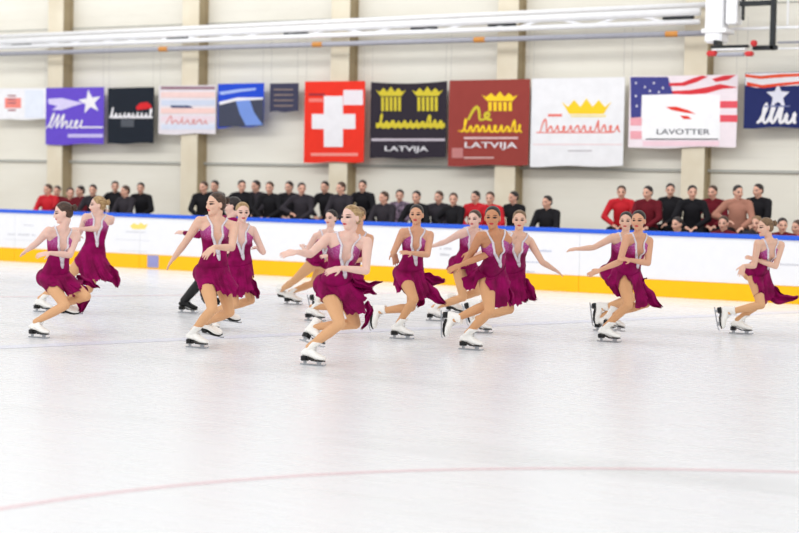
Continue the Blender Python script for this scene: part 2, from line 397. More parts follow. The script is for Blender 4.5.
pf('star_trail', [(48, 99), (62, 98), (74, 101), (84, 103), (74, 106), (62, 110), (52, 110), (58, 106), (49, 104)], flat('p_lil', (214, 206, 240)), t)
scribble('lettering', 46, 82, 113, 128, W, t, 6, 1.5, 6, 2)
pf('text_line', rect(80, 126.5, 103, 128), W, t); pf('text_line', rect(68, 134, 103, 137.5), flat('p_lil2', (200, 190, 236)), t)
t = banner('black wall banner with white script lettering and a red mark', 108, 154, 88, 87, 144, 143, flat('bn_black', (32, 38, 48)))
scribble('lettering', 109, 152, 108, 118, W, t, 8, 1.5, 2, 3); pf('underline', rect(110, 116, 153, 118), flat('p_wh2', (210, 210, 214)), t)
pf('red_mark', [(136, 107), (140, 103), (147, 102), (151, 105), (152, 108), (143, 109.5), (137, 110)], flat('p_red3', (214, 44, 50)), t)
pf('small_text', rect(121, 119.5, 134, 127), flat('p_gr', (84, 88, 96)), t)
t = banner('pale pink and white wall banner with a dark navy emblem', 159, 216, 86, 85, 134.5, 133.5, flat('bn_pinkish', (228, 222, 228)))
pf('header_bar', rect(161, 86.5, 215, 89.5), flat('p_mauve', (150, 118, 130)), t)
for k, c in enumerate(((238, 208, 204), (206, 214, 232), (240, 206, 200), (232, 214, 222), (214, 220, 236))): pf('stripe', rect(161, 92+k*8, 215, 97.5+k*8), flat('p_s%d' % k, c), t)
pf('emblem', [(170, 106), (178, 102), (190, 106), (196, 109), (188, 112.5), (176, 111)], flat('p_navy2', (66, 80, 116)), t)
scribble('lettering', 166, 208, 116, 124, flat('p_rose', (222, 150, 150)), t, 6, 1.0, 2, 4)
t = banner('blue wall banner over a dark photo print with a blue curve', 218, 264, 84, 83, 128, 126, flat('bn_blue', (40, 78, 206)))
pf('photo_print', [(218.5, 103), (235, 99), (263.5, 98), (263.5, 126), (218.5, 127)], flat('p_dark4', (70, 74, 92)), t)
polyflat('white_curve', [(219, 102), (238, 97.5), (263, 97.5), (263, 99.5), (236, 101), (220, 105)], YN, W, t, .006)
polyflat('blue_curve', [(236, 101), (250, 100), (254, 112), (263, 125), (246, 125.5), (240, 114)], YN, flat('p_blue5', (120, 150, 220)), t, .007)
pf('white_swoosh', [(219, 92), (240, 89), (256, 88), (256, 90), (240, 92), (221, 95)], flat('p_lb', (170, 190, 240)), t)
t = banner('small dark slate wall banner with thin tan lines', 270, 298.5, 83.5, 83, 112, 111.5, flat('bn_slate', (66, 66, 88)))
for k in range(4): pf('text_line', rect(274, 89+k*5.4, 293, 90.1+k*5.4), flat('p_tan%d' % k, (150, 132, 122)), t)
t = banner('red wall banner with a white cross', 305, 365, 81.5, 81, 162.5, 162, flat('bn_red', (236, 56, 40)))
pf('cross', [(324, 96), (343, 96), (343, 114), (355.5, 114), (355.5, 129), (343, 129), (343, 147), (324, 147), (324, 129), (312, 129), (312, 114), (324, 114)], W, t)
pf('white_square', rect(343.5, 90, 363, 105), flat('p_w6', (236, 228, 234)), t)
pf('small_text', rect(309, 93.5, 325, 95.5), flat('p_dr', (150, 50, 60)), t); pf('small_text', rect(309, 98.5, 323, 102), flat('p_pk', (238, 130, 120)), t)
pf('footer_line', rect(311, 153, 358, 156), flat('p_pk2', (242, 150, 140)), t)
t = banner('black wall banner with two gold crowns and white capitals', 371, 447, 82, 81, 158.5, 158, flat('bn_char', (50, 44, 54)), sag=.04)
def crown(x0, x1, y0, y1, m, t, tail=0):
    n = 4; w_ = (x1-x0); pts = [(x0+w_*.15, y1)]
    tips = [(x0, y0+2), (x0+w_*.25, y0), (x0+w_*.5, y0-1.5), (x0+w_*.75, y0), (x1, y0+2)]
    for i, tp in enumerate(tips):
        pts.append(tp)
        if i < 4: pts.append((tp[0]+w_*.125, (y0+y1)/2))
    pts.append((x1-w_*.15, y1)); pf('crown', pts, m, t)
    if tail:
        for k in range(5):
            a = x0+w_*(.18+.14*k); pf('crown_ray', rect(a, y1+1, a+w_*.09, y1+tail), m, t)
crown(376, 406, 88, 96, GO, t, 15); crown(412, 443, 88, 96, GO, t, 15)
scribble('script', 377, 443, 114, 128, GO, t, 9, 1.7, 2, 5); pf('underline', rect(376, 123, 445, 127.5), GO, t)
pf('white_line', rect(371.5, 138.5, 445, 141), flat('p_lgr', (196, 186, 196)), t); words('LATVIJA', 385, 428, 146, 153, W, t)
t = banner('brown wall banner with one gold crown and white capitals', 449.5, 530, 80.5, 79, 166, 165, flat('bn_brown', (152, 66, 60)))
crown(482, 518, 93, 101, YE, t, 10)
scribble('script', 468, 492, 107, 120, GO, t, 2, 2.0, 3, 0); scribble('script', 461, 522, 119, 132, YE, t, 8, 1.4, 2, 5); pf('underline', rect(458, 130, 520, 132), flat('p_go3', (206, 140, 50)), t)
pf('white_line', rect(464, 137, 518, 139), flat('p_pk7', (226, 190, 190)), t); words('LATVIJA', 465, 517, 142, 150, W, t)
pf('small_text', rect(452, 148, 463, 158), flat('p_pk8', (196, 130, 128)), t); pf('small_text', rect(464, 157, 494, 158.5), flat('p_pk9', (216, 180, 176)), t)
t = banner('white wall banner with a yellow crown and red script lettering', 532, 625, 78.5, 77, 166.5, 166, flat('bn_white2', (240, 240, 243)))
crown(562, 611, 100, 114, YE, t, 0); pf('crown_band', rect(571, 115, 606, 117), flat('p_fy', (246, 226, 160)), t)
scribble('script', 540, 620, 119, 132, flat('p_r8', (236, 120, 108)), t, 10, 1.0, 2, 5); pf('red_line', rect(536, 132, 612, 133), flat('p_r9', (236, 110, 100)), t)
pf('small_text', rect(548, 114, 562, 116.5), flat('p_r7', (236, 120, 110)), t)
pf('thin_line', rect(533, 144, 622, 144.8), flat('p_r6', (240, 206, 206)), t); pf('small_text', rect(568, 150, 592, 151.5), flat('p_g6', (200, 196, 200)), t)
t = banner('star-striped flag wall banner framing a white sign with red swooshes', 630, 738, 76.5, 74.5, 148, 147, flat('bn_flag', (244, 232, 238)))
NV = flat('p_navy', (70, 72, 140)); RR = flat('p_flagred', (222, 62, 70)); PK = flat('p_flagpink', (240, 170, 180))
pf('canton', [(630.5, 77), (668, 77), (673, 94), (642, 95), (641, 117), (631, 118)], NV, t)
for (sx, sy) in ((636, 83), (645, 87), (654, 83), (663, 88), (650, 91), (636, 96), (637, 106), (659, 92)):
    polyflat('white_star', [(sx+1.5*math.cos(k*math.pi/5-1.57)*(1 if k % 2 == 0 else .45), sy+1.5*math.sin(k*math.pi/5-1.57)*(1 if k % 2 == 0 else .45)) for k in range(10)], YN, W, t, .006)
pf('red_stripe', [(669, 83), (682, 82.5), (694, 78), (702, 75.5), (708, 76.5), (697, 82), (684, 86), (670, 86)], RR, t)
pf('red_stripe', [(672, 91), (690, 90), (708, 87), (720, 84), (738, 87.5), (722, 89), (706, 93.5), (690, 94.5), (673, 94)], RR, t)
pf('red_stripe', [(712, 79), (724, 75.5), (736, 75), (728, 80), (716, 82)], RR, t)
for y in (101, 115): pf('red_stripe', rect(720, y, 737.5, y+7), flat('p_rr%d' % y, (232, 92, 104)), t)
for y in (117.5, 131): pf('pink_stripe', rect(630.5, y, 642, y+8), PK, t)
pf('pink_stripe', rect(643, 141, 719, 146), flat('p_pk12', (244, 212, 222)), t)
polyflat('white_sign', rect(642, 95, 720, 139.5), YN, flat('p_sign', (250, 250, 252)), t, .008)
polyflat('red_swoosh', [(666, 107), (676, 106.5), (688, 110), (696, 114), (684, 112.5), (672, 110)], YN, RD, t, .011)
polyflat('red_swoosh', [(680, 115.5), (688, 116), (692, 119), (684, 119)], YN, RD, t, .011)
polyflat('sign_rule', rect(646, 138.6, 718, 139.6), YN, flat('p_bk', (60, 60, 70)), t, .011)
def words2(s, x0, x1, y0, y1, m, t):
    n0 = set(t.children); words(s, x0, x1, y0, y1, m, t)
    for c in set(t.children)-n0: c.location.y -= .006
words2('LAVOTTER', 657, 710, 129, 134.5, flat('p_bk2', (90, 90, 100)), t)
t = banner('navy wall banner with wavy red stripes and white star, at the right edge', 745, 815, 73, 71, 128, 127.5, flat('bn_navy', (40, 48, 100)))
pf('stripe_field', [(745.3, 73.5), (815, 71.5), (815, 85), (770, 86.5), (756, 88), (745.3, 85)], W, t)
polyflat('red_stripe', [(745.5, 74), (760, 76), (780, 74), (815, 73), (815, 75.5), (780, 77.5), (760, 79), (745.5, 77)], YN, flat('p_or', (232, 90, 60)), t, .006)
polyflat('red_stripe', [(747, 82), (762, 85), (780, 83), (815, 80), (815, 82.5), (780, 86), (764, 88), (747, 86)], YN, flat('p_or2', (232, 80, 56)), t, .006)
pf('star', [(778+12*math.cos(k*math.pi/5-1.57)*(1 if k % 2 == 0 else .45), 96+13*math.sin(k*math.pi/5-1.57)*(1 if k % 2 == 0 else .45)) for k in range(10)], flat('p_stw', (224, 224, 236)), t)
scribble('lettering', 757, 796, 104, 123, W, t, 4, 2.4, 6, 2)
polyflat('small_text', rect(764, 105.5, 790, 107), YN, flat('p_bl', (110, 116, 160)), t, .008)

# ------------------------------------------------------------------ truss, pipe and hoist above the banners
YT = YW-.9
def hz(x, y): return plane(x, y, YT).z
tr = thing('lighting_truss', (-20, YT, 4.9), 'long white tubular truss running along the wall above the banners', 'truss')
xa, xb = plane(-40, 40, YT).x, plane(700, 10, YT).x
zt1a, zt1b = hz(0, 42), hz(690, 12); zt2a, zt2b = hz(0, 47.5), hz(690, 22)
def zl(za, zb, X):
    X0, X1 = plane(0, 40, YT).x, plane(690, 20, YT).x; return za+(zb-za)*(X-X0)/(X1-X0)
bm = bmesh.new(); tube(bm, [(xa, YT, zl(zt1a, zt1b, xa)), (xb, YT, zl(zt1a, zt1b, xb))], .075, 16, False); o = bobj('chord', bm, MT['wpaint'], tr, smooth=True); rel(o, tr)
bm = bmesh.new(); tube(bm, [(xa, YT+.35, zl(zt1a, zt1b, xa)+.16), (xb, YT+.35, zl(zt1a, zt1b, xb)+.16)], .05, 16, False); o = bobj('chord', bm, MT['wpaint'], tr, smooth=True); rel(o, tr)
bm = bmesh.new(); tube(bm, [(xa, YT, zl(zt2a, zt2b, xa)), (xb, YT, zl(zt2a, zt2b, xb))], .05, 16, False); o = bobj('chord', bm, MT['wpaint'], tr, smooth=True); rel(o, tr)
X = xa; k = 0
while X < xb-.8:
    bm = bmesh.new(); z1, z2 = zl(zt1a, zt1b, X), zl(zt2a, zt2b, X+.7)
    if k % 2: tube(bm, [(X, YT, z1), (X+.8, YT, z2)], .022, 8, False)
    else: tube(bm, [(X, YT, zl(zt2a, zt2b, X)), (X+.8, YT, zl(zt1a, zt1b, X+.8))], .022, 8, False)
    o = bobj('brace', bm, MT['wpaint'], tr, smooth=True); rel(o, tr); X += .8; k += 1
for px in (22, 178, 296, 424, 502, 678):                # dark couplers in the gap between the chords
    X = plane(px, 30, YT).x; z = (zl(zt1a, zt1b, X)+zl(zt2a, zt2b, X))/2
    o = bx('coupler', (X-.3, YT-.03, z-.035), (X+.3, YT+.03, z+.045), MT['dark'], tr, .012); rel(o, tr)
zp = [plane(0, 54, YT-.1).z, plane(690, 33.5, YT-.1).z]
pp = thing('service_pipe', (-20, YT-.1, zp[0]), 'thin grey service pipe running just under the white truss', 'pipe')
bm = bmesh.new(); xr = plane(708, 33, YT-.1).x
tube(bm, [(xa, YT-.1, zp[0]), (xr, YT-.1, zp[1])], .05, 14, False); o = bobj('pipe_run', bm, MT['gpaint'], pp, smooth=True); rel(o, pp)
for px in (164, 318, 480, 672):
    X = plane(px, 40, YT-.1).x; f = (X-xa)/(xr-xa); bm = bmesh.new(); z = zp[0]+(zp[1]-zp[0])*f
    tube(bm, [(X-.12, YT-.1, z), (X+.12, YT-.1, z)], .054, 14, False); o = bobj('marker_band', bm, MT['orange'], pp); rel(o, pp)
# a pair of white rails going on to the right, and the white duct with its black frame
def PB(name, x0, y0, x1, y1, Y, dy, m, par, bev=.01):
    A, B = plane(x0, y1, Y), plane(x1, y0, Y); o = bx(name, (A.x, Y, A.z), (B.x, Y+dy, B.z), m, par, bev); rel(o, par); return o
YD = YT-.55
c = plane(712, 45, YD)
du = thing('vertical_duct', (c.x, YD, c.z), 'white vertical duct hanging down at the upper right', 'duct')
PB('duct_body', 704, -30, 723, 43, YD, .4, MT['wpaint'], du, .03); PB('duct_flange', 701, 28, 726, 33, YD-.03, .46, MT['wpaint'], du)
PB('duct_side', 725, -30, 738, 24, YD+.1, .3, MT['wpaint'], du, .02)
c = plane(758, 30, YD)
fr = thing('hoist_frame', (c.x, YD, c.z), 'black steel hoist frame beside the white duct, upper right', 'frame')
PB('frame_post', 769, -30, 776, 50, YD+.1, .12, MT['dark'], fr); PB('frame_beam', 739, 0, 770, 6, YD+.1, .12, MT['dark'], fr)
PB('frame_foot', 752, 45, 776, 50, YD+.1, .12, MT['dark'], fr); PB('frame_post', 741, -30, 744, 20, YD+.1, .12, MT['dark'], fr)
c = plane(728, 52, YD)
lt = thing('strip_lamp', (c.x, YD-.2, c.z), 'short grey strip lamp with red end caps below the white duct', 'lamp')
PB('housing', 709, 44.5, 748, 48, YD-.2, .14, MT['dark'], lt, .02)
PB('reflector', 711, 48, 745, 50.5, YD-.2, .14, MT['wpaint'], lt, .01)
PB('tube_cover', 716, 52, 744, 56.5, YD-.2, .12, MT['gpaint'], lt, .02); PB('end_cap', 706, 50.5, 716, 56, YD-.2, .13, MT['red'], lt, .02); PB('end_cap', 744, 51, 752, 56, YD-.2, .13, MT['red'], lt, .02)
PB('hanger', 713, 40, 717, 45, YD-.15, .3, MT['dark'], lt, .005)
PB('bracket', 750, 40, 756, 46, YD-.1, .1, MT['red'], lt, .02)
c = plane(780, 28, YT)
rl = thing('white_rail', (c.x, YT, c.z), 'white horizontal rails to the right of the hoist frame', 'rail')
PB('rail_tube', 724, 25.5, 830, 29.5, YT, .08, MT['wpaint'], rl, .03); PB('rail_tube', 752, 47, 830, 49.5, YT, .08, MT['wpaint'], rl, .02); PB('rail_tube', 776, 40, 830, 43.5, YT+.1, .08, MT['gpaint'], rl, .02)
PB('rail_post', 786, -20, 789, 26, YT+.1, .08, MT['wpaint'], rl, .02)

# ------------------------------------------------------------------ ice skate, built once
def build_skate(mb, bl='steel', wide=1.0):
    """own frame: x to the toe, z up from the sole, origin at the middle of the blade's edge"""
    bm = bmesh.new(); X, Z = Vector((1, 0, 0)), UPV
    rings = []
    for x, wd, zb, zt in ((-.125, .018, .09, .13), (-.115, .028, .084, .155), (-.08, .034, .08, .17), (-.03, .034, .076, .165), (.01, .038, .062, .145), (.05, .043, .052, .118), (.09, .042, .05, .10), (.115, .034, .052, .09), (.13, .018, .056, .08)):
        rings.append([Vector((x, math.cos(a)*wd*wide, (zb+zt)/2+math.sin(a)*(zt-zb)/2)) for a in [2*math.pi*k/16 for k in range(16)]])
    loft(bm, rings)
    rings = []
    for z, x, rx, ry in ((.10, -.07, .052, .034), (.14, -.07, .05, .035), (.175, -.062, .045, .037), (.21, -.052, .048, .043), (.245, -.042, .052, .048)):
        rings.append([Vector((x+math.cos(a)*rx, math.sin(a)*ry, z+math.cos(a)*-.006)) for a in [2*math.pi*k/18 for k in range(18)]])
    loft(bm, rings)
    boot = remesh(bm, .007, 2)
    bm = bmesh.new()                                      # sole and stacked heel
    def slab(pts, z0, z1):
        f = [bm.verts.new((x, y, z1 if not isinstance(z1, dict) else 0)) for x, y in pts]; g = [bm.verts.new((x, y, z0)) for x, y in pts]
        bm.faces.new(f); bm.faces.new(g[::-1])
        for i in range(len(pts)): bm.faces.new((f[i], g[i], g[(i+1) % len(pts)], f[(i+1) % len(pts)]))
    slab([(.0, -.036), (.06, -.043), (.11, -.034), (.132, 0), (.11, .034), (.06, .043), (0, .036)], .043, .050)
    rings = []
    for x, z in ((0, .048), (-.05, .068)): rings.append([Vector((x, y, z+d)) for y, d in ((-.033, -.003), (.033, -.003), (.033, .003), (-.033, .003))])
    loft(bm, rings)
    slab([(-.122, -.02), (-.10, -.033), (-.062, -.032), (-.058, .032), (-.10, .033), (-.122, .02)], .042, .082)
    bmesh.ops.recalc_face_normals(bm, faces=bm.faces); sole = bpy.data.meshes.new('sole'); bm.to_mesh(sole); bm.free()
    bm = bmesh.new()                                      # blade with two stanchions
    prof = [(-.145, .004), (-.13, 0), (.10, 0), (.135, .006), (.146, .018), (.14, .022), (.115, .014), (-.135, .014)]
    for s in (-1, 1): pass
    a = [bm.verts.new((x, -.002, z)) for x, z in prof]; b = [bm.verts.new((x, .002, z)) for x, z in prof]
    bm.faces.new(a); bm.faces.new(b[::-1])
    for i in range(len(prof)): bm.faces.new((a[i], a[(i+1) % 8], b[(i+1) % 8], b[i]))
    for x0, x1 in ((-.115, -.06), (.03, .10)):
        box(bm, (x0+.012, -.003, .012), (x1-.012, .003, .036)); box(bm, (x0, -.022, .036), (x1, .022, .042))
    bmesh.ops.recalc_face_normals(bm, faces=bm.faces); blade = bpy.data.meshes.new('blade'); bm.to_mesh(blade); bm.free()
    bm = bmesh.new()                                      # crossing laces up the front
    for k in range(6):
        z = .135+k*.02; x = .012-.011*k-.004*(k > 3)
        for s in (-1, 1): tube(bm, [(x+.004, -.016*s, z-.004), (x+.009, 0, z+.004), (x+.0, .016*s, z+.012)], .0022, 5, False)
    lace = bpy.data.meshes.new('laces'); bm.to_mesh(lace); bm.free()
    boot.materials.append(mb); sole.materials.append(MT['black']); blade.materials.append(MT[bl]); lace.materials.append(MT['lace'] if mb is not MT['black'] else MT['black'])
    for me in (boot, lace): me.polygons.foreach_set('use_smooth', [True]*len(me.polygons))
    return boot, sole, blade, lace
WSK = build_skate(MT['boot']); BSK = build_skate(MT['black'])
def add_skate(parent, pos, toe, upd, kit, shank=None):
    x = toe.normalized(); z = (upd-x*upd.dot(x)).normalized(); y = z.cross(x)
    A = Matrix((x, y, z)).transposed().to_4x4(); A.translation = pos
    if shank is not None:                                 # the ankle of the boot flexes with the shin
        d = Vector((shank.dot(x), shank.dot(y), shank.dot(z))); m1 = max(d.z, .3)
        kx = max(-.2, min(d.x/m1, .85)); ky = max(-.5, min(d.y/m1, .5)); new = []
        for me in (kit[0], kit[3]):
            me = me.copy(); P = coords(me); h = np.clip(P[:, 2]-.125, 0, None)
            P[:, 0] += h*kx*.9; P[:, 1] += h*ky*.9; P[:, 2] -= h*.25*abs(kx); me.vertices.foreach_set('co', P.astype(np.float32).ravel()); me.update(); new.append(me)
        kit = (new[0], kit[1], kit[2], new[1])
    o = bpy.data.objects.new('ice_skate', kit[0]); COL.objects.link(o); o.parent = parent; o.matrix_local = A
    for n, me in zip(('sole', 'blade', 'laces'), kit[1:]):
        c = bpy.data.objects.new(n, me); COL.objects.link(c); c.parent = o
    return o
ANK = Vector((-.045, 0, .165))

# ------------------------------------------------------------------ people
def vw(a, el=0):
    """unit vector seen from the camera: a = 0 to the right, 90 away, -90 toward the camera, el up"""
    a = R_(a); el = R_(el); return RT*math.cos(a)*math.cos(el)+FW*math.sin(a)*math.cos(el)+UPV*math.sin(el)
def ik(a, b, l1, l2, pole):
    d = b-a; L = d.length; tot = l1+l2
    if L > tot*.995: l1 *= L/tot/.995; l2 *= L/tot/.995
    u = d.normalized(); x = (l1*l1-l2*l2+L*L)/(2*L); h = math.sqrt(max(l1*l1-x*x, 0))
    p = pole-u*pole.dot(u); p.normalize(); return a+u*x+p*h
def head_parts(bm, c, F, U, Lt, s=1.0, male=False):
    """head about 0.225 m tall with brow, cheeks, nose, lips, chin, ears"""
    def e(l, f, u, rl, rf, ru, sg=20): ell(bm, c+Lt*l*s+F*f*s+U*u*s, (rl*s, rf*s, ru*s), (Lt, F, U), sg, 14)
    e(0, -.008, .028, .074, .092, .084); e(0, .022, -.02, .064, .068, .075); e(0, .034, -.055, .048, .052, .055)
    e(0, .066, -.094, .020, .020, .017); e(0, .078, .018, .045, .016, .012)
    for q in (-1, 1):
        e(q*.036, .062, -.028, .024, .024, .026); e(q*.074, -.006, -.012, .009, .017, .03); e(q*.032, .078, -.002, .015, .010, .010)
        e(q*.011, .093, -.038, .008, .010, .007)
    e(0, .094, -.016, .008, .014, .026); e(0, .103, -.034, .009, .013, .010)
    e(0, .084, -.0565, .021, .011, .006); e(0, .083, -.0655, .017, .011, .006)
def hand(bm, wr, d, n, s=1.0, side=1, spread=1.0, curl=.25):
    """wr wrist, d toward the fingers, n the back of the hand, side = which way the thumb goes"""
    d = d.normalized(); n = (n-d*n.dot(d)).normalized(); q = d.cross(n)*side
    ell(bm, wr+d*.048*s, (.040*s, .052*s, .0155*s), (q, d, n), 16, 10)
    ell(bm, wr+d*.012*s, (.026*s, .03*s, .017*s), (q, d, n), 12, 8)
    for k, (o, L) in enumerate(((.029, .068), (.0098, .077), (-.0098, .071), (-.028, .056))):
        sp = (d+q*(o*4.2*spread)).normalized(); b = wr+d*.078*s+q*o*s
        dd = sp; pts = [b-d*.02*s, b]; p = b
        for j, fr_ in enumerate((.45, .3, .25)):
            dd = (dd-n*math.tan(curl*(.5+.35*j))).normalized(); p = p+dd*L*fr_*s; pts.append(p)
        tube(bm, pts, [.0085*s, .0088*s, .0082*s, .0076*s, .0068*s], 8)
    b = wr+d*.022*s+q*.026*s; t1 = b+(d*.6+q*.75-n*.2).normalized()*.036*s; t2 = t1+(d*.9+q*.35-n*.25).normalized()*.03*s
    tube(bm, [b-q*.01*s, b, t1, t2], [.013*s, .0125*s, .0095*s, .008*s], 8)

TOR = ((-.17, .07, .075, .0), (-.10, .145, .105, -.005), (-.02, .168, .112, -.006), (.08, .165, .106, -.004), (.22, .146, .094, 0), (.34, .122, .082, .004), (.44, .113, .077, .006),
       (.56, .120, .081, .006), (.70, .132, .088, .004), (.82, .142, .088, 0), (.92, .150, .078, -.006), (1.0, .135, .062, -.012), (1.06, .085, .052, -.012))
def interp(t, col):
    for a, b in zip(TOR[:-1], TOR[1:]):
        if t <= b[0]:
            f = max(0, (t-a[0])/(b[0]-a[0])); return a[col]+(b[col]-a[col])*f
    return TOR[-1][col]

class Torso:
    def __init__(s, P, N, pf_, cf, S, w=1.0):
        s.P, s.N, s.S, s.w = P, N, S, w; s.ax = (N-P).normalized(); s.len = (N-P).length; s.pf, s.cf = pf_, cf
    def at(s, t):
        """centre, forward, left at fraction t of the spine"""
        k = min(max((t-.05)/.7, 0), 1); k = k*k*(3-2*k)
        f = s.pf.lerp(s.cf, k); f = (f-s.ax*f.dot(s.ax)).normalized(); l = s.ax.cross(f)
        bend = -.02*math.sin(math.pi*min(max(t, 0), 1))
        return s.P+s.ax*s.len*t+f*bend*-1, f, l
    def build(s, bm, male=False):
        rings = []
        for t, wd, dp, off in TOR:
            c, f, l = s.at(t); g = s.S*s.w
            if male: wd = {True: .135, False: wd}[.25 < t < .6] if .2 < t < .7 else wd*(1.08 if t > .7 else .95)
            rings.append([c+f*off+l*(wd*g*abs(math.cos(a))**.9*(1 if math.cos(a) > 0 else -1))+f*(dp*g*abs(math.sin(a))**.9*(1 if math.sin(a) > 0 else -1)) for a in [2*math.pi*(k+.5)/28 for k in range(28)]])
        loft(bm, rings)
        g = s.S*s.w
        for q in (-1, 1):
            if not male:
                c, f, l = s.at(.74); ell(bm, c+l*q*.064*g+f*.062*g, (.054*g, .055*g, .052*g), (l, f, s.ax))
            c, f, l = s.at(-.04); ell(bm, c+l*q*.074*g-f*.058*g, (.082*g, .085*g, .092*g), (l, f, s.ax))

def bind_face(me, c, F, U, Lt, sc):
    P = coords(me)-np.array(c); A = np.stack([P@np.array(Lt), P@np.array(F), P@np.array(U)], 1)/sc
    A[np.linalg.norm(A, axis=1) > .17] = (0, -1, 0)
    at_ = me.attributes.new('face', 'FLOAT_VECTOR', 'POINT'); at_.data.foreach_set('vector', A.astype(np.float32).ravel())

def hair(t, c, F, U, Lt, m, s=1.0, bun=True):
    bm = bmesh.new()
    F2 = (F*.92+U*.39).normalized(); U2 = F2.cross(Lt) if F2.cross(Lt).dot(U) > 0 else -F2.cross(Lt)
    ell(bm, c-F*.016*s+U*.034*s, (.0785*s, .0925*s, .082*s), (Lt, F2, U2), 28, 18)
    ell(bm, c-F*.045*s-U*.01*s, (.068*s, .058*s, .062*s), (Lt, F, U), 20, 12)
    me = remesh(bm, .007, 3); o = link('hair', me, m, t, smooth=True)
    if bun:
        bm = bmesh.new(); q = c-F*.118*s+U*.035*s
        ell(bm, q, (.036*s, .028*s, .036*s), (Lt, F, U), 18, 12)
        for k in range(7):
            a = k*2*math.pi/7; pts = [q-F*.008*s+(Lt*math.cos(a+b*.5)+U*math.sin(a+b*.5))*(.006+.009*b)*s-F*(.018-.004*b)*s for b in range(4)]
            tube(bm, pts, .008*s, 6)
        o2 = bobj('hair_bun', bm, m, o, smooth=True)
    return o

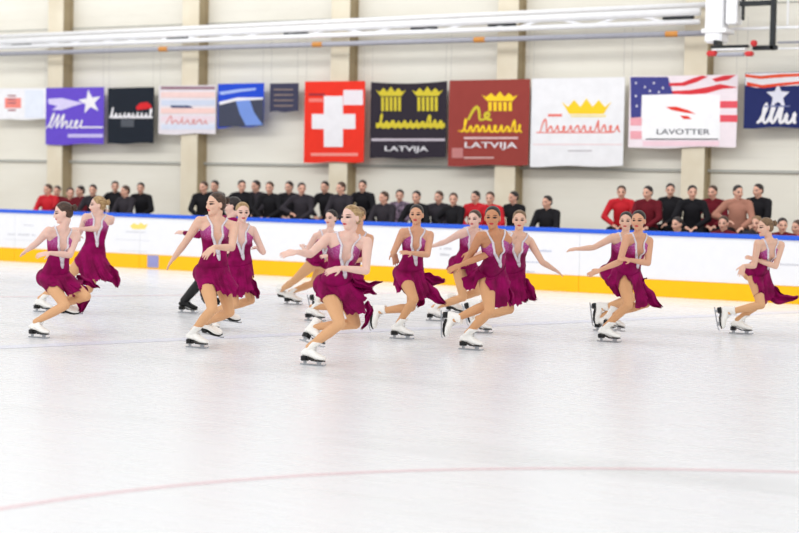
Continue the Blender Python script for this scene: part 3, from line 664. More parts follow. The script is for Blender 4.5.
def skater(label, base, S, depthoff, pel, neck, head, hyaw, hpitch, cyaw, pyaw, shR, shL, armR, armL, stance, foot, foot2, hem, streamers,
           skin='fair', hr='brown', vox=.0065, male=False, w=1.0, htilt=0, poleR=None, poleL=None):
    G = ground(*base); G.z = 0; D0 = depth(G)
    px = FPX/D0
    t = thing('person', G, label, 'person', 'synchronized skating team on the ice')
    T = lambda x, y, dz=0: at(x, y, D0+dz)-G
    P = T(pel[0], pel[1], depthoff)
    # neck base: torso length 0.5
    L = .50*S; pl = math.hypot(neck[0]-pel[0], neck[1]-pel[1])/px
    N = T(neck[0], neck[1], depthoff-math.sqrt(max(L*L-pl*pl, 0)) if L > pl else depthoff)
    if (N-P).length > L*1.1: N = P+(N-P).normalized()*L*1.1
    dn = depth(N+G)-D0
    cf = vw(cyaw); pf_ = vw(pyaw)
    TS = Torso(P, N, pf_, cf, S, w)
    # shoulders
    d = math.hypot(shL[0]-shR[0], shL[1]-shR[1])/px; SW = .335*S*w
    dz = math.sqrt(max(SW*SW-d*d, 0))*.5*(1 if math.cos(R_(cyaw)) > 0 else -1)
    SR = T(shR[0], shR[1], dn-dz); SL = T(shL[0], shL[1], dn+dz)
    mid = (SR+SL)/2; hv = (SL-SR).normalized()*SW/2; SR = mid-hv; SL = mid+hv
    F = vw(hyaw, hpitch); side = UPV.cross(F).normalized(); U = F.cross(side)
    U = (U*math.cos(R_(htilt))+side*math.sin(R_(htilt))).normalized(); Lt = U.cross(F).normalized()
    HC = T(head[0], head[1], dn-.03); 
    hs = .98*S
    UA, FA = .275*S, .235*S
    def arm(sh, a, pole):
        x, y, sg, ext = a[:4]
        pr = at(x, y, D0+dn)-G; r = (pr-sh).length; R2 = (UA+FA)*ext
        dd = math.sqrt(max(R2*R2-r*r, 0))*sg if r < R2 else 0
        wr = at(x, y, D0+dn+dd)-G
        if (wr-sh).length > (UA+FA)*1.05: wr = sh+(wr-sh).normalized()*(UA+FA)*1.05
        return wr, ik(sh, wr, UA, FA, pole)
    WR, ER = arm(SR, armR, poleR or (vw(-150)*.5-UPV)); WL, EL = arm(SL, armL, poleL or (vw(-20)*.6-UPV))
    c0, f0, l0 = TS.at(0)
    HRp = P-l0*.088*S*w; HLp = P+l0*.088*S*w
    # feet: stance foot flat on the ice, the other free
    fyaw = foot[2]; toe = vw(fyaw); Bf = ground(foot[0], foot[1])-G; Bf.z = 0.0
    side_f = UPV.cross(toe); A1 = Bf+toe*ANK.x+UPV*ANK.z
    toe2 = vw(foot2[3], foot2[4]); A2 = T(foot2[0], foot2[1], foot2[2])
    HS, HO = (HRp, HLp) if stance == 'R' else (HLp, HRp)
    TL, SHL = .405*S, .395*S
    kp1 = vw(foot[3]) if len(foot) > 3 else toe*1.0+UPV*.1; K1 = ik(HS, A1, TL, SHL, kp1)
    kp2 = vw(foot2[5]) if len(foot2) > 5 else toe; K2 = ik(HO, A2, TL, SHL, kp2)
    up2 = (K2-A2).normalized()
    add_skate(t, Bf, toe, UPV, BSK if male else WSK, (K1-A1).normalized())
    x = toe2.normalized(); z = (up2-x*up2.dot(x)).normalized()
    B2 = A2-x*ANK.x-z*ANK.z
    lowest = min((B2+x*q).z for q in (-.14, .14))
    if lowest < .004: lift = .004-lowest; B2.z += lift; A2.z += lift; K2 = ik(HO, A2, TL, SHL, kp2)
    add_skate(t, B2, x, z, BSK if male else WSK)
    g = S*(w*.5+.5)
    def legs(bm, ex=0):
        for h, k, a in ((HS, K1, A1), (HO, K2, A2)):
            limb(bm, h, k, [(0, .086*g+ex), (.25, .083*g+ex), (.55, .070*g+ex), (.85, .056*g+ex), (1, .051*g+ex)])
            back = ((h+a)/2-k).normalized()
            limb(bm, k, a, [(0, .050*g+ex), (.15, .048*g+ex), (.35, .050*g+ex), (.6, .043*g+ex), (.85, .034*g+ex), (1, .034*g+ex)])
            ell(bm, k.lerp(a, .30)+back*.012, (.043*g+ex, .043*g+ex, .10*g), (*frame((a-k).normalized()), (a-k).normalized()))
    def arms(bm, ex=0):
        for sh, e, wr in ((SR, ER, WR), (SL, EL, WL)):
            limb(bm, sh, e, [(0, .047*g+ex), (.25, .045*g+ex), (.6, .039*g+ex), (1, .034*g+ex)])
            limb(bm, e, wr, [(0, .034*g+ex), (.3, .035*g+ex), (.7, .027*g+ex), (1, .022*g+ex)])
    def neckp(bm):
        nb = HC-U*.075*hs-F*.022*hs
        tube(bm, [N-TS.ax*.03, N+TS.ax*.02, N.lerp(nb, .6), nb], [.062*S, .05*S, .046*S, .048*S], 16)
        for sh in (SR, SL): tube(bm, [N.lerp(nb, .45), N.lerp(sh, .45)+TS.ax*.012, sh], [.036*S, .038*S, .043*S], 12)
        for sh in (SR, SL): tube(bm, [N.lerp(P, .12), sh-TS.ax*.03], [.06*S, .045*S], 12)
    # coarse trunk and legs for fitting the clothes
    bm = bmesh.new(); TS.build(bm, male); legs(bm); 
    trunk = remesh(bm, .014, 1); BV = bvh_of(trunk)
    bm = bmesh.new(); TS.build(bm, male); neckp(bm); tm = remesh(bm, .014, 1); BN = bvh_of(tm)
    # body
    bm = bmesh.new(); TS.build(bm, male); legs(bm); arms(bm); neckp(bm); head_parts(bm, HC, F, U, Lt, hs, male)
    hR = armR[4] if len(armR) > 4 else None; hL = armL[4] if len(armL) > 4 else None
    dR = (WR-ER).normalized(); dL = (WL-EL).normalized()
    def toward(a, dflt):
        if a is None: return dflt
        return (dflt*.35+vw(*a)).normalized()
    dR = toward(hR, dR); dL = toward(hL, dL)
    nR = UPV*.8-FW*.55; nL = UPV*.8-FW*.55
    hand(bm, WR, dR, nR, S, 1, 1.0, .22); hand(bm, WL, dL, nL, S, -1, 1.0, .22)
    body = remesh(bm, vox, 2)
    Pc = coords(body)
    da = np.minimum.reduce([segdist(Pc, ER, WR), segdist(Pc, EL, WL), segdist(Pc, WR, WR+dR*.18), segdist(Pc, WL, WL+dL*.18)])
    dl = np.minimum.reduce([segdist(Pc, HS, K1), segdist(Pc, K1, A1), segdist(Pc, HO, K2), segdist(Pc, K2, A2)])
    legv = (dl < da*1.2) & ((Pc-np.array(P))@np.array(TS.ax) < .06)
    bind_face(body, HC, F, U, Lt, hs)
    bo = link('body', body, [SK[skin], TIGHTS[skin]], t, smooth=True)
    mi = np.array([legv[p.vertices[0]] for p in body.polygons], dtype=np.int32); body.polygons.foreach_set('material_index', mi)
    hair(t, HC, F, U, Lt, HAIR[hr], hs, not male)
    if male:
        bm = bmesh.new(); TS2 = Torso(P, N, pf_, cf, S*1.06, w); TS2.build(bm, True)
        for sh, e, wr in ((SR, ER, WR), (SL, EL, WL)):
            limb(bm, sh, e, [(0, .056*g), (.5, .05*g), (1, .042*g)]); limb(bm, e, e.lerp(wr, .93), [(0, .042*g), (.5, .038*g), (1, .03*g)])
        for sh in (SR, SL): tube(bm, [N+TS.ax*.02, N.lerp(sh, .45)+TS.ax*.016, sh], [.05*S, .05*S, .053*S], 12)
        me = remesh(bm, .009, 2); o = link('shirt', me, MT['dress'], t, smooth=True)
        at_ = me.attributes.new('height', 'FLOAT', 'POINT')
        bm = bmesh.new(); 
        for h, k, a in ((HS, K1, A1), (HO, K2, A2)):
            limb(bm, h, k, [(0, .10), (.5, .085), (1, .066)]); limb(bm, k, a.lerp(k, -.06), [(0, .066), (.5, .06), (.9, .052), (1, .052)])
        rings = []
        for tt, wd, dp, off in TOR[1:5]:
            c, f, l = TS.at(tt); rings.append([c+f*off+l*(wd+.015)*math.cos(a)+f*(dp+.03)*math.sin(a) for a in [2*math.pi*k/24 for k in range(24)]])
        loft(bm, rings); me = remesh(bm, .009, 2); link('trousers', me, MT['black'], t, smooth=True)
        return t
    # ---- bodice fitted to the trunk
    def surf(tt, phi, off=.006, B=BN):
        c, f, l = TS.at(tt); d_ = f*math.cos(phi)+l*math.sin(phi)
        h = B.ray_cast(c+d_*.5, -d_, .6)
        q = h[0] if h[0] else c+d_*.1
        return q+d_*off
    def topt(a):
        a = abs(math.degrees(a))
        if a < 34: return .36+(.93-.36)*(a/34)**.85
        if a < 46: return .95
        if a < 70: return .95-(a-46)/24*.13
        if a < 110: return .82
        return .82-(a-110)/70*.25
    nph, nt_ = 96, 26; bm = bmesh.new(); V = []; hv_ = {}
    for i in range(nph):
        phi = -math.pi+2*math.pi*i/nph; tp = topt(phi); row = []
        for j in range(nt_+1):
            tt = .02+(tp-.02)*j/nt_; v = bm.verts.new(surf(tt, phi)); row.append(v); hv_[v] = tt
        V.append(row)
    for i in range(nph):
        for j in range(nt_): bm.faces.new((V[i][j], V[(i+1) % nph][j], V[(i+1) % nph][j+1], V[i][j+1]))
    bm.verts.ensure_lookup_table(); hh = [hv_[v] for v in bm.verts]
    bodice = bobj('bodice', bm, MT['dress'], t, smooth=True)
    bodice.data.attributes.new('height', 'FLOAT', 'POINT').data.foreach_set('value', hh)
    # crystal edging: up each side of the V and over the shoulder as a strap
    bm = bmesh.new()
    def ribbon(pts, wid, th=.005):
        rings = []
        for i, (p, n_) in enumerate(pts):
            d_ = (pts[min(i+1, len(pts)-1)][0]-pts[max(i-1, 0)][0]).normalized(); s_ = d_.cross(n_).normalized()
            ww = wid[i] if isinstance(wid, list) else wid
            rings.append([p+s_*ww-n_*.004, p+s_*ww*.8+n_*th, p+n_*th*1.3, p-s_*ww*.8+n_*th, p-s_*ww-n_*.004])
        loft(bm, rings)
    for q in (-1, 1):
        pts = []
        for k in range(15):
            a = q*R_(2.5+k*33/14); tt = topt(a)-.012+(-.03 if k == 0 else 0); c, f, l = TS.at(tt); d_ = f*math.cos(a)+l*math.sin(a)
            pts.append((surf(tt, a, .008), d_))
        sh = SR if q < 0 else SL
        top = N.lerp(sh, .56)+TS.ax*.055*S
        back, fb, lb = TS.at(.8); bk = surf(.8, q*R_(150), .008)
        a0 = pts[-1][0]; ctrl = [a0, top, bk]
        for k in range(1, 11):
            u = k/10
            p = ctrl[0].lerp(ctrl[1], u*2) if u < .5 else ctrl[1].lerp(ctrl[2], u*2-1)
            out = (p-TS.at(.86)[0]).normalized(); h = BN.ray_cast(p+out*.3, -out, .6)
            if h[0]: p = h[0]+out*.007
            pts.append((p, out))
        wid = [.016]*8+[.014]*7+[.011]*10
        ribbon(pts, wid)
    a0 = [(surf(tt, 0, .009), TS.at(tt)[1]) for tt in (.40, .36, .32, .28)]; ribbon(a0, [.022, .022, .018, .010])
    bobj('crystal_trim', bm, MT['crystal'], t, smooth=True)
    # ---- skirt: one flowing ring, then loose panels
    rnd = random.Random(label); bm = bmesh.new()
    dp = depth(P+G)-D0
    hx = np.array([h[0] for h in hem], float); hy = np.array([h[1] for h in hem], float)
    sl = np.concatenate([[0], np.cumsum(np.hypot(np.diff(hx), np.diff(hy)))]); sl /= sl[-1]
    nn, nf, nv = 76, 40, 16
    V = []; ph = rnd.uniform(0, 6)
    for i in range(nn+nf):
        if i < nn: u = i/nn; psi = 180+180*u; sgn = -1
        else: u = 1-(i-nn)/nf; psi = 360+180*(1-u); sgn = 1
        x = float(np.interp(u, sl, hx)); y = float(np.interp(u, sl, hy))
        if sgn > 0:   # the far side keeps a plain hem
            x = hx[0]+(hx[-1]-hx[0])*u; y = float(np.interp(u, [0, .5, 1], [hy[0], (hy.max()+hy[-1])/2, hy[-1]]))-3
        # direction from the pelvis in the horizontal view frame
        d_ = vw(psi); c, f, l = TS.at(.14); d_ = (d_-TS.ax*d_.dot(TS.ax)).normalized()
        h = BN.ray_cast(c+d_*.5, -d_, .6); top = (h[0] if h[0] else c+d_*.13)+d_*.010
        wv = math.sin(u*math.pi)**.6
        jag = rnd.uniform(-.7, .9)+.9*math.sin(u*43+ph)
        he = at(x, y+jag, D0+dp+sgn*(.17*wv+.015))-G
        hang = min((he-top).length*.5, .14); mid_ = top.lerp(he, .3)-TS.ax*hang*.6+d_*.02
        row = []
        for j in range(nv+1):
            v = j/nv; p = top*(1-v)**2+mid_*2*v*(1-v)+he*v*v
            rp = .014*v*math.sin(psi*.19+ph+v*1.6)+.010*v*math.sin(psi*.47+ph*2-v*2.2)
            p = p+d_*rp+vw(0)*.006*v*math.sin(psi*.33)
            for _ in range(2):
                q = BV.find_nearest(p)
                if q[0] is not None:
                    s_ = (p-q[0]).dot(q[1])
                    if s_ < .010 and (p-q[0]).length < .15: p = q[0]+q[1]*.011
            row.append(bm.verts.new(p))
        V.append(row)
    for i in range(nn+nf):
        for j in range(nv): bm.faces.new((V[i][j], V[(i+1) % (nn+nf)][j], V[(i+1) % (nn+nf)][j+1], V[i][j+1]))
    for pts, wd, dz in streamers:
        for layer in (0, 1):
            xs = np.array([p[0] for p in pts], float); ys = np.array([p[1] for p in pts], float); us = np.linspace(0, 1, len(pts))
            cx = np.polyfit(us, xs, len(pts)-1); cy = np.polyfit(us, ys, len(pts)-1); n1, n2 = 18, 8; rows = []; ph2 = rnd.uniform(0, 6)
            for i in range(n1+1):
                u = i/n1; p = at(float(np.polyval(cx, u)), float(np.polyval(cy, u)), D0+dp+dz+layer*.035)-G
                e = .01; q = at(float(np.polyval(cx, u+e)), float(np.polyval(cy, u+e)), D0+dp+dz)-G
                q0 = at(float(np.polyval(cx, u-e)), float(np.polyval(cy, u-e)), D0+dp+dz)-G
                d_ = (q-q0).normalized(); s_ = d_.cross(FW).normalized()
                ww = wd*(.55+.75*math.sin(math.pi*min(u*1.1, 1)**.7)*(1 if u < .8 else 1))*(1 if u < .86 else 1-(u-.86)*3.2)*(1-.25*layer)
                row = []
                for j in range(n2+1):
                    b = j/n2-.5
                    fold = FW*(.022*math.sin(b*11+u*5+ph2)+.012*math.sin(u*9+ph2))
                    tip = d_*(.016*math.sin(b*17+ph2) if i == n1 else 0)
                    row.append(bm.verts.new(p+s_*ww*b+fold+tip+s_*.008*math.sin(u*14+ph2)))
                rows.append(row)
            for i in range(n1):
                for j in range(n2): bm.faces.new((rows[i][j], rows[i+1][j], rows[i+1][j+1], rows[i][j+1]))
    bmesh.ops.recalc_face_normals(bm, faces=bm.faces)
    me = bpy.data.meshes.new('skirt'); bm.to_mesh(me); bm.free(); me.attributes.new('height', 'FLOAT', 'POINT')
    link('skirt', me, MT['dress'], t, smooth=True)
    bpy.data.meshes.remove(trunk); bpy.data.meshes.remove(tm)
    return t

# arm = (wrist px x, y, depth sign, extension 0..1, optional (yaw, elevation) of the hand)
# foot = stance blade centre px and toe yaw; foot2 = ankle px x, y, depth, toe yaw, toe pitch, knee yaw
skater('skater in burgundy dress, dark brown bun, leftmost at the front of the group', (39, 338), .99, .15, (54, 277), (62, 232), (63.5, 212.5), -165, -8, -62, -35, (50, 231), (75, 235),
       (25, 252, 1, .93), (50, 253, -1, .78, (-165, -15)), 'R', (39, 338, -28, -28), (62, 304, .30, -20, 0, -35),
       [(40, 285), (45, 288), (53, 288), (59, 287), (66, 296), (72, 294), (79, 291), (83, 284)], [([(70, 284), (82, 297), (80, 312)], .13, -.02), ([(76, 277), (90, 283), (99, 288)], .06, .05), ([(76, 285), (85, 294), (86, 305)], .08, .03)],
       'pale', 'brown', .0065)
skater('skater in burgundy dress, blonde bun, behind the leftmost front skater', (43, 312), 1.0, -.15, (92, 258), (98, 217), (98, 205), -165, 0, -75, -50, (87, 217), (110, 219),
       (78, 238, 1, .95), (80, 229, -1, .93), 'R', (43, 312, -20), (66, 300, .2, -20, 0, -30),
       [(80, 270), (81, 276), (88, 280), (98, 280), (107, 281), (112, 280), (110, 268)], [([(100, 268), (112, 276), (118, 287)], .14, .0), ([(103, 266), (113, 271), (119, 280)], .07, .08)],
       'pale', 'blonde', .008)
skater('tall skater in burgundy dress, dark brown hair, right hand low at the left', (197, 348), 1.04, .02, (212, 272), (216, 221), (216, 204), -140, 0, -72, -45, (200, 221), (234, 226),
       (173, 259, 1, .99), (214, 247, -1, .84, (-150, -50)), 'R', (197, 348, -30, -55), (206, 322, .35, -30, -8, -45),
       [(200, 287), (203, 291), (207, 293), (214, 290), (221, 291), (227, 296), (232, 293), (238, 288)], [],
       'fair', 'brown', .006)
skater('male skater in burgundy long-sleeved shirt, black trousers and black skates', (188, 313), 1.03, 0, (219, 257), (229, 221), (233, 206), 172, 0, -100, -60, (216, 223), (240, 224),
       (184, 233, 1, .97), (232, 250, -1, .8), 'R', (188, 313, -20, -75), (206, 297, .2, -20, 0, -60),
       None, None, 'pale', 'dark', .008, male=True)
skater('skater in burgundy dress, blonde hair, just behind the tall dark-haired skater', (209, 331), .97, -.02, (238, 267), (241, 227), (242.5, 212), -75, -5, -78, -50, (227, 227), (252, 230),
       (222, 258, 1, .85), (258, 248, 1, .8), 'R', (209, 331, -25), (225, 309, .3, -20, -5, -30),
       [(224, 270), (226, 284), (234, 297), (242, 296), (248, 293), (252, 290), (252, 279)], [([(244, 278), (253, 288), (258, 298)], .10, .0)],
       'pale', 'blonde', .007)
skater('distant skater in burgundy dress, dark hair, legs crossing toward the left', (293, 305), .97, -.3, (319, 261), (328, 234), (331, 218), -120, 0, -80, -50, (316, 236), (341, 237),
       (303, 247, 1, .7), (330, 256, -1, .7), 'L', (293, 304.5, -20), (281, 290, .1, -25, -8, -80),
       [(308, 262), (312, 262), (318, 263), (326, 268), (336, 270), (345, 266)], [],
       'pale', 'dark', .008)
skater('nearest skater, blonde, burgundy dress with silver V neckline, in the centre-left foreground', (313, 366), 1.02, .16, (334, 284), (347, 238), (351, 217.5), -130, 2, -74, -40, (328, 238), (367, 242),
       (297, 252, -1, .97, (180, -14)), (341, 268, -1, .74, (-170, -20)), 'R', (313, 365.5, -30, -42), (315, 327, .34, -30, -12, -20),
       [(318, 295), (319, 298), (323, 300), (329, 299), (336, 298), (341, 294), (344, 306), (347, 313), (356, 314), (365, 313), (366, 303), (363, 292)],
       [([(352, 279), (366, 285), (382, 281)], .055, .0), ([(354, 285), (366, 290), (376, 293)], .06, .05), ([(366, 302), (369, 313), (362, 329)], .05, -.05), ([(352, 280), (362, 288), (372, 286)], .09, .05)],
       'pale', 'blonde', .0058, w=1.04)
skater('skater mostly hidden behind the nearest blonde skater, brown hair', (315, 321), .99, -.1, (346, 274), (358, 234), (359, 216), -110, 0, -75, -45, (347, 236), (370, 238),
       (330, 256, 1, .9), (352, 262, -1, .8), 'R', (315, 321, -20), (321, 299, .15, -40, -72, -20),
       [(333, 276), (336, 288), (346, 294), (356, 294), (362, 288), (364, 278)], [],
       'warm', 'dblonde', .008)
skater('black-haired skater in burgundy dress facing the camera, right of the nearest skater', (402, 339), .97, .1, (409, 273), (416, 232), (416.5, 214.5), -100, 0, -80, -50, (403, 232), (430, 235),
       (393.5, 252, 1, .72, (-70, -50)), (411, 253, -1, .75), 'R', (402, 339, -20, -60), (380, 311, .25, -60, -70, -30),
       [(395, 286), (396, 290), (399, 294), (402, 288), (408, 290), (416, 290), (420, 300), (427, 298), (429, 286)],
       [([(418, 282), (431, 293), (445, 304)], .12, -.03), ([(420, 275), (433, 280), (445, 280)], .10, .05), ([(414, 290), (420, 299), (418, 307)], .10, .08)],
       'warm', 'dark', .0062)
skater('skater behind, arm stretched out to the left, overlapped by the tan skater', (437, 321), .98, -.05, (463, 263), (473, 231), (474.5, 219), -115, 0, -75, -45, (461, 233), (484, 234),
       (433, 246, 1, .92), (474, 256, -1, .8), 'R', (437, 321, -15), (452, 300, .25, -25, -5, -30),
       [(448, 268), (449, 273), (453, 272), (456, 266), (463, 268), (470, 278), (478, 280), (481, 272)], [],
       'pale', 'brown', .008)
skater('tan skater with slicked dark hair, left arm reaching down across, right of centre', (471, 350), 1.02, .05, (491, 272), (495, 235), (492.5, 217.5), -100, 0, -72, -40, (480, 236), (508, 240),
       (470, 252, 1, .75, (-120, -50)), (461, 265, -1, .99), 'R', (471, 350, -28, -62), (455, 319, .12, -80, -82, -40),
       [(474, 268), (463, 278), (464, 289), (470, 291), (475, 289), (474, 273), (479, 270), (485, 273), (487, 288), (489, 300), (494, 307), (504, 307), (509, 300), (510, 286)],
       [([(500, 280), (508, 292), (512, 304)], .08, .06)],
       'tan', 'dark', .006)
skater('skater in burgundy dress, left arm stretched down to the right', (481, 333), .99, -.05, (512, 271), (518, 236), (519.5, 220), -95, 0, -85, -50, (507, 238), (530, 241),
       (503, 280, -1, .97), (555, 270, 1, .97), 'R', (481, 333, -20), (476, 306, .1, -60, -60, -30),
       [(500, 286), (501, 294), (507, 303), (514, 306), (521, 304), (526, 297), (524, 284)], [([(518, 280), (527, 290), (536, 300)], .14, 0.), ([(515, 288), (523, 297), (527, 301)], .10, .04)],
       'fair', 'dblonde', .0068)
skater('skater half hidden, right arm stretched out level to the left', (600, 331), .97, 0, (614, 272), (625, 237), (626, 221), -105, 0, -75, -45, (613, 237), (637, 239),
       (577, 249, 1, .95), (630, 258, 1, .8), 'L', (605, 331, -20), (603, 308, .0, -70, -72, -30),
       [(606, 280), (608, 285), (612, 290), (620, 296), (630, 296), (634, 284)], [],
       'fair', 'dark', .0075)
skater('dark-haired skater in burgundy dress with thigh slit, front of the right-hand pair', (609, 342), .98, .12, (627, 273), (638, 237), (638.5, 220.5), -112, 0, -70, -40, (626, 238), (650, 241),
       (600, 270, -1, .95), (630, 260, -1, .68), 'R', (609, 342, -28, -60), (613, 314, .3, -28, -10, -20),
       [(607, 280), (609, 285), (612, 290), (616, 296), (623, 297), (621, 284), (622, 275), (627, 275), (631, 285), (635, 296), (636, 308), (645, 307), (648, 300), (644, 288)],
       [([(636, 284), (648, 296), (661, 308)], .12, -.02), ([(638, 282), (642, 281), (646, 278)], .03, 0)],
       'warm', 'dark', .0062)
skater('rightmost skater, light brown hair, one leg lifted behind, head turned left', (741, 334), .96, .05, (757, 272), (770, 243), (765.5, 227), -165, -5, -70, -40, (757, 243), (782, 245),
       (743, 266, -1, .75, (-100, -60)), (757, 260, -1, .62), 'L', (741, 334, -22), (729, 312, -.05, -70, -68, -30),
       [(745, 266), (750, 268), (756, 272), (757, 284), (759, 296), (764, 303), (772, 299), (776, 290)], [([(764, 290), (780, 299), (798, 296)], .10, -.02), ([(766, 284), (776, 294), (788, 300)], .10, .04)],
       'fair', 'dblonde', .0068)

# ------------------------------------------------------------------ seated spectators behind the barrier
CL = {'black': mat('jacket_black', (30, 29, 33), .8, .15, var=.25), 'char': mat('jacket_charcoal', (52, 48, 54), .8, .15, var=.2), 'red': mat('jacket_red', (196, 32, 44), .7, .2, var=.15),
      'dred': mat('jacket_maroon', (104, 24, 36), .8, .15, var=.2), 'tan': mat('jacket_tan', (172, 122, 104), .8, .15, var=.15), 'print': mat('jacket_print', (38, 34, 44), .8, .15, rgb2=(150, 130, 150), scale=14)}
TR = mat('trousers_black', (26, 26, 30), .8, .1, var=.2)
def spectator(jk, hr, pose, long=False):
    rnd = random.Random(pose)
    t = bpy.data.objects.new('person', None); COL.objects.link(t)
    F0 = Vector((.12, -1, 0)).normalized(); Lx = UPV.cross(F0)
    P = Vector((0, 0, .09)); N = P+Vector((.01, -.06 if pose != 1 else -.14, .49)); TS = Torso(P, N, F0, F0, 1.03)
    hy = (-.35, .15, .5)[pose]; F = (F0+Lx*hy-UPV*.08).normalized(); sd = UPV.cross(F).normalized(); U = F.cross(sd); HC = N+Vector((0, -.02, .17))
    SR, SL = N-Lx*.175-UPV*.02, N+Lx*.175-UPV*.02
    WR = P+F0*(.30 if pose != 2 else .22)-Lx*(.06+.05*pose)+UPV*(.10 if pose != 2 else .2); WL = P+F0*.32+Lx*.08+UPV*.10
    ER = ik(SR, WR, .28, .24, -Lx-UPV*.5); EL = ik(SL, WL, .28, .24, Lx-UPV*.5)
    legs = []
    for q in (-1, 1):
        h = P+Lx*q*.09; k = h+F0*.42+Lx*q*.05; a = k-UPV*.42+F0*.03; legs.append((h, k, a))
    def shape(bm, ex, what):
        if what in ('all', 'top'):
            Torso(P, N, F0, F0, 1.03+ex*6).build(bm, True)
            for s_, e, w_ in ((SR, ER, WR), (SL, EL, WL)):
                limb(bm, s_, e, [(0, .05+ex), (1, .038+ex)]); limb(bm, e, e.lerp(w_, .94), [(0, .038+ex), (1, .026+ex)])
            for s_ in (SR, SL): tube(bm, [N+UPV*.03, N.lerp(s_, .45)+UPV*.012, s_], [.045+ex*.5, .045+ex, .05+ex], 12)
        if what in ('all', 'bot'):
            for h, k, a in legs: limb(bm, h, k, [(0, .09+ex), (1, .058+ex)]); limb(bm, k, a, [(0, .055+ex), (1, .04+ex)])
    bm = bmesh.new(); shape(bm, 0, 'all'); head_parts(bm, HC, F, U, sd); tube(bm, [N, HC-U*.06-F*.02], [.055, .05], 14)
    hand(bm, WR, (WR-ER), UPV, 1, 1, 1, .4); hand(bm, WL, (WL-EL), UPV, 1, -1, 1, .4)
    for h, k, a in legs: ell(bm, a+F0*.06-UPV*.035, (.04, .12, .035), (Lx, F0, UPV))
    me = remesh(bm, .012, 2); bind_face(me, HC, F, U, sd, 1.0); link('body', me, SK['crowd'], t, smooth=True)
    bm = bmesh.new(); shape(bm, .016, 'top'); me = remesh(bm, .014, 3); link('jacket', me, CL[jk], t, smooth=True)
    bm = bmesh.new(); shape(bm, .012, 'bot'); me = remesh(bm, .014, 3); link('trousers', me, TR, t, smooth=True)
    bm = bmesh.new()
    for h, k, a in legs: ell(bm, a+F0*.06-UPV*.045, (.05, .14, .045), (Lx, F0, UPV))
    bobj('shoes', bm, MT['black'], t, smooth=True)
    ho = hair(t, HC, F, U, sd, HAIR[hr], 1.0, False)
    if long:
        bm = bmesh.new(); ell(bm, HC-F*.05-U*.09, (.075, .045, .10), (sd, F, U)); me = remesh(bm, .012, 2); link('long_hair', me, HAIR[hr], ho, smooth=True)
    return t
PRO = {}
def crowd(px, py, Y, jk, hr, pose, label, lng=False):
    key = (jk, hr, pose, lng); hp = plane(px, py, Y); base = Vector((hp.x, Y, hp.z-.77+.02))
    if key not in PRO:
        t = spectator(*key); PRO[key] = t
    else:
        src = PRO[key]; t = src.copy(); COL.objects.link(t)
        for ch in src.children:
            c = ch.copy(); COL.objects.link(c); c.parent = t
            for g in ch.children:
                d = g.copy(); COL.objects.link(d); d.parent = c
    t.location = base; t.rotation_euler.z = R_(random.uniform(-14, 14))
    tag(t, label, 'person', 'spectators seated behind the barrier'); return base
Y2, Y1 = YB+2.3, YB+1.15
seats = []
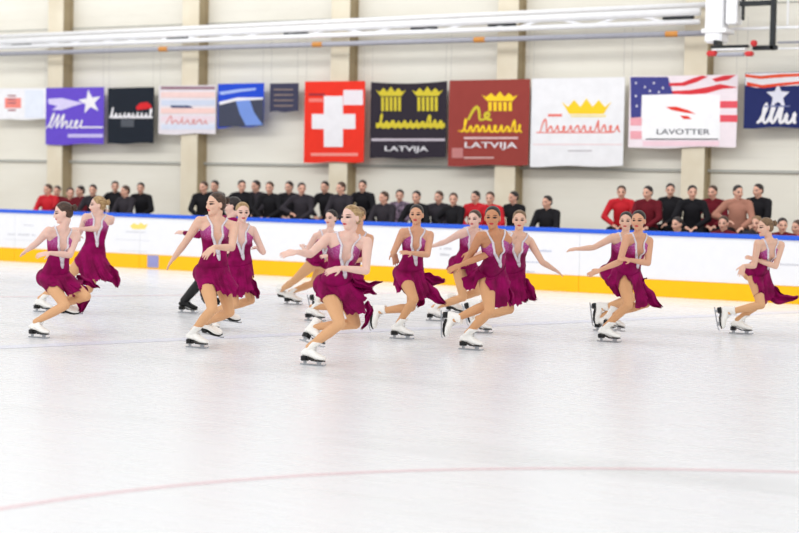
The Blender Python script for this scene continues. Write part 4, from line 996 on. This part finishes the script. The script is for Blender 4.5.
ROW = [ # cluster at the left
 (50, 189.5, 'red', 'brown', 0, 'spectator in bright red jacket, leftmost of the whole audience'),
 (61, 192, 'dred', 'dark', 1, 'spectator in maroon jacket, just right of the leftmost red jacket'),
 (72, 193, 'dred', 'brown', 2, 'spectator in maroon jacket, third from the left of the audience'),
 (83, 192, 'dred', 'dark', 0, 'spectator in maroon jacket, between the two leftmost skaters heads'),
 (97, 190, 'char', 'dark', 1, 'spectator in charcoal jacket directly above the left blonde skater'),
 (117, 187.5, 'black', 'dark', 2, 'tallest spectator in black left of the second column'),
 (128, 191, 'char', 'brown', 0, 'spectator in charcoal jacket below the black script banner'),
 (144, 189, 'black', 'dark', 1, 'spectator in black jacket, last before the gap at the second column'),
 (205, 187, 'black', 'brown', 0, 'spectator in black, first to the right of the second column'),
 (220, 187, 'char', 'dark', 1, 'spectator in charcoal, above the tall dark-haired skater'),
 (243, 186, 'black', 'dark', 2, 'spectator in black, third right of the second column, by a blonde skater'),
 (258, 187, 'char', 'dark', 0, 'spectator in charcoal, fourth right of the second column'),
 (274, 187.5, 'black', 'brown', 1, 'spectator in black below the small dark slate banner'),
 (290, 188, 'black', 'dark', 0, 'spectator in black, hands on knees, just left of the red cross banner'),
 (303, 188.5, 'char', 'dark', 2, 'spectator in charcoal below the left edge of the red cross banner'),
 (330, 188, 'black', 'dark', 1, 'spectator in black below the red cross banner'),
 (343, 188, 'char', 'brown', 0, 'spectator in charcoal just left of the third column'),
 (366.5, 187, 'black', 'dark', 1, 'spectator in black beside the third column, behind the nearest skater'),
 (386, 197.5, 'char', 'brown', 0, 'spectator in charcoal, first below the gold crown banner'),
 (402, 196.5, 'print', 'dark', 2, 'spectator in patterned top below the gold crown banner'),
 (421, 197, 'black', 'dark', 1, 'spectator in black above the black-haired skater'),
 (440, 198, 'char', 'brown', 0, 'spectator in charcoal below the right edge of the gold crown banner'),
 (456, 199, 'black', 'brown', 2, 'spectator in black, left of the red jackets in the middle'),
 (477, 198, 'red', 'dark', 0, 'spectator in red jacket left of the slick-haired tan skater'),
 (494, 198, 'red', 'brown', 1, 'spectator in red jacket directly behind the slick-haired tan skater'),
 (516, 198.5, 'black', 'dark', 0, 'spectator in black, last before the fourth column'),
 (549, 202, 'black', 'dark', 0, 'lone spectator in black sitting apart below the white crown banner'),
 (624, 193, 'red', 'brown', 1, 'spectator in red jacket, leftmost of the right-hand cluster'),
 (649, 192.5, 'dred', 'dark', 0, 'spectator in maroon, second in the back row of the right-hand cluster'),
 (672.5, 191, 'black', 'dark', 2, 'spectator in black, third in the back row of the right-hand cluster'),
 (693, 192, 'black', 'dark', 1, 'spectator in black by the fifth column, back row'),
 (713, 193, 'dred', 'brown', 0, 'spectator in maroon, back row just right of the fifth column'),
 (738, 192, 'tan', 'dark', 2, 'spectator in tan top, back row at the right'),
 (760, 191.5, 'black', 'dark', 0, 'spectator in black, rightmost in the back row')]
for r in ROW:
    k = ROW.index(r) % 2; b = crowd(r[0], r[1]-1.0*k, Y2+.85*k, r[2], r[3], r[4], r[5]); seats.append((r[0], b))
FRONT = [(679, 224, 'black', 'dark', 0, 'spectator low in the front row, below the fifth column'), (728.5, 223, 'dred', 'brown', 1, 'spectator with brown hair in the front row, left of the rightmost skater'),
 (757, 223, 'char', 'dblonde', 0, 'spectator in the front row right behind the rightmost skater'), (784, 225, 'dred', 'dark', 2, 'spectator in maroon in the front row, right of the rightmost skater'), (799, 227, 'red', 'brown', 0, 'spectator in red in the front row, cut by the right edge')]
for r in FRONT:
    b = crowd(r[0], r[1], Y1+(.8 if r[0] > 790 else 0), r[2], r[3], r[4], r[5])
def bench(xa_, xb_, y, z, label, back=True):
    t = thing('spectator_bench', ((xa_+xb_)/2, y, 0), label, 'bench', 'benches behind the barrier')
    o = bx('seat_plank', (xa_, y-.22, z-.05), (xb_, y+.2, z), MT['bench'], t, .01); rel(o, t)
    n = max(2, int((xb_-xa_)/1.2)+1)
    for i in range(n):
        X = xa_+.08+(xb_-xa_-.16)*i/(n-1)
        o = bx('leg', (X-.03, y-.18, 0), (X+.03, y-.12, z-.05), MT['dark'], t); rel(o, t); o = bx('leg', (X-.03, y+.12, 0), (X+.03, y+.18, z-.05), MT['dark'], t); rel(o, t)
    if z > .55:
        o = bx('foot_board', (xa_, y-.62, z-.50), (xb_, y-.30, z-.46), MT['bench'], t, .006); rel(o, t)
        for i in range(n):
            X = xa_+.08+(xb_-xa_-.16)*i/(n-1); o = bx('leg', (X-.02, y-.5, 0), (X+.02, y-.44, z-.50), MT['dark'], t); rel(o, t)
for lo, hi, lb in ((45, 150, 'dark bench carrying the left cluster of spectators'), (200, 310, 'dark bench carrying spectators right of the second column'), (325, 370, 'dark bench carrying three spectators at the third column'),
                   (380, 520, 'dark bench carrying the middle cluster of spectators'), (545, 553, 'short dark bench under the lone spectator'), (620, 764, 'dark bench carrying the back row at the right')):
    for row in (0, 1):
      g = [b for p, b in seats if lo <= p <= hi and (b.y > Y2+.4) == bool(row)]
      if not g: continue
      bench(min(b.x for b in g)-.35, max(b.x for b in g)+.35, g[0].y, min(b.z for b in g), ('rear ' if row else 'front ')+lb)
b0 = plane(675, 223, Y1); b1 = plane(806, 226, Y1); bench(b0.x-.3, b1.x+.3, Y1, b0.z-.75, 'low dark bench of the front row at the right')
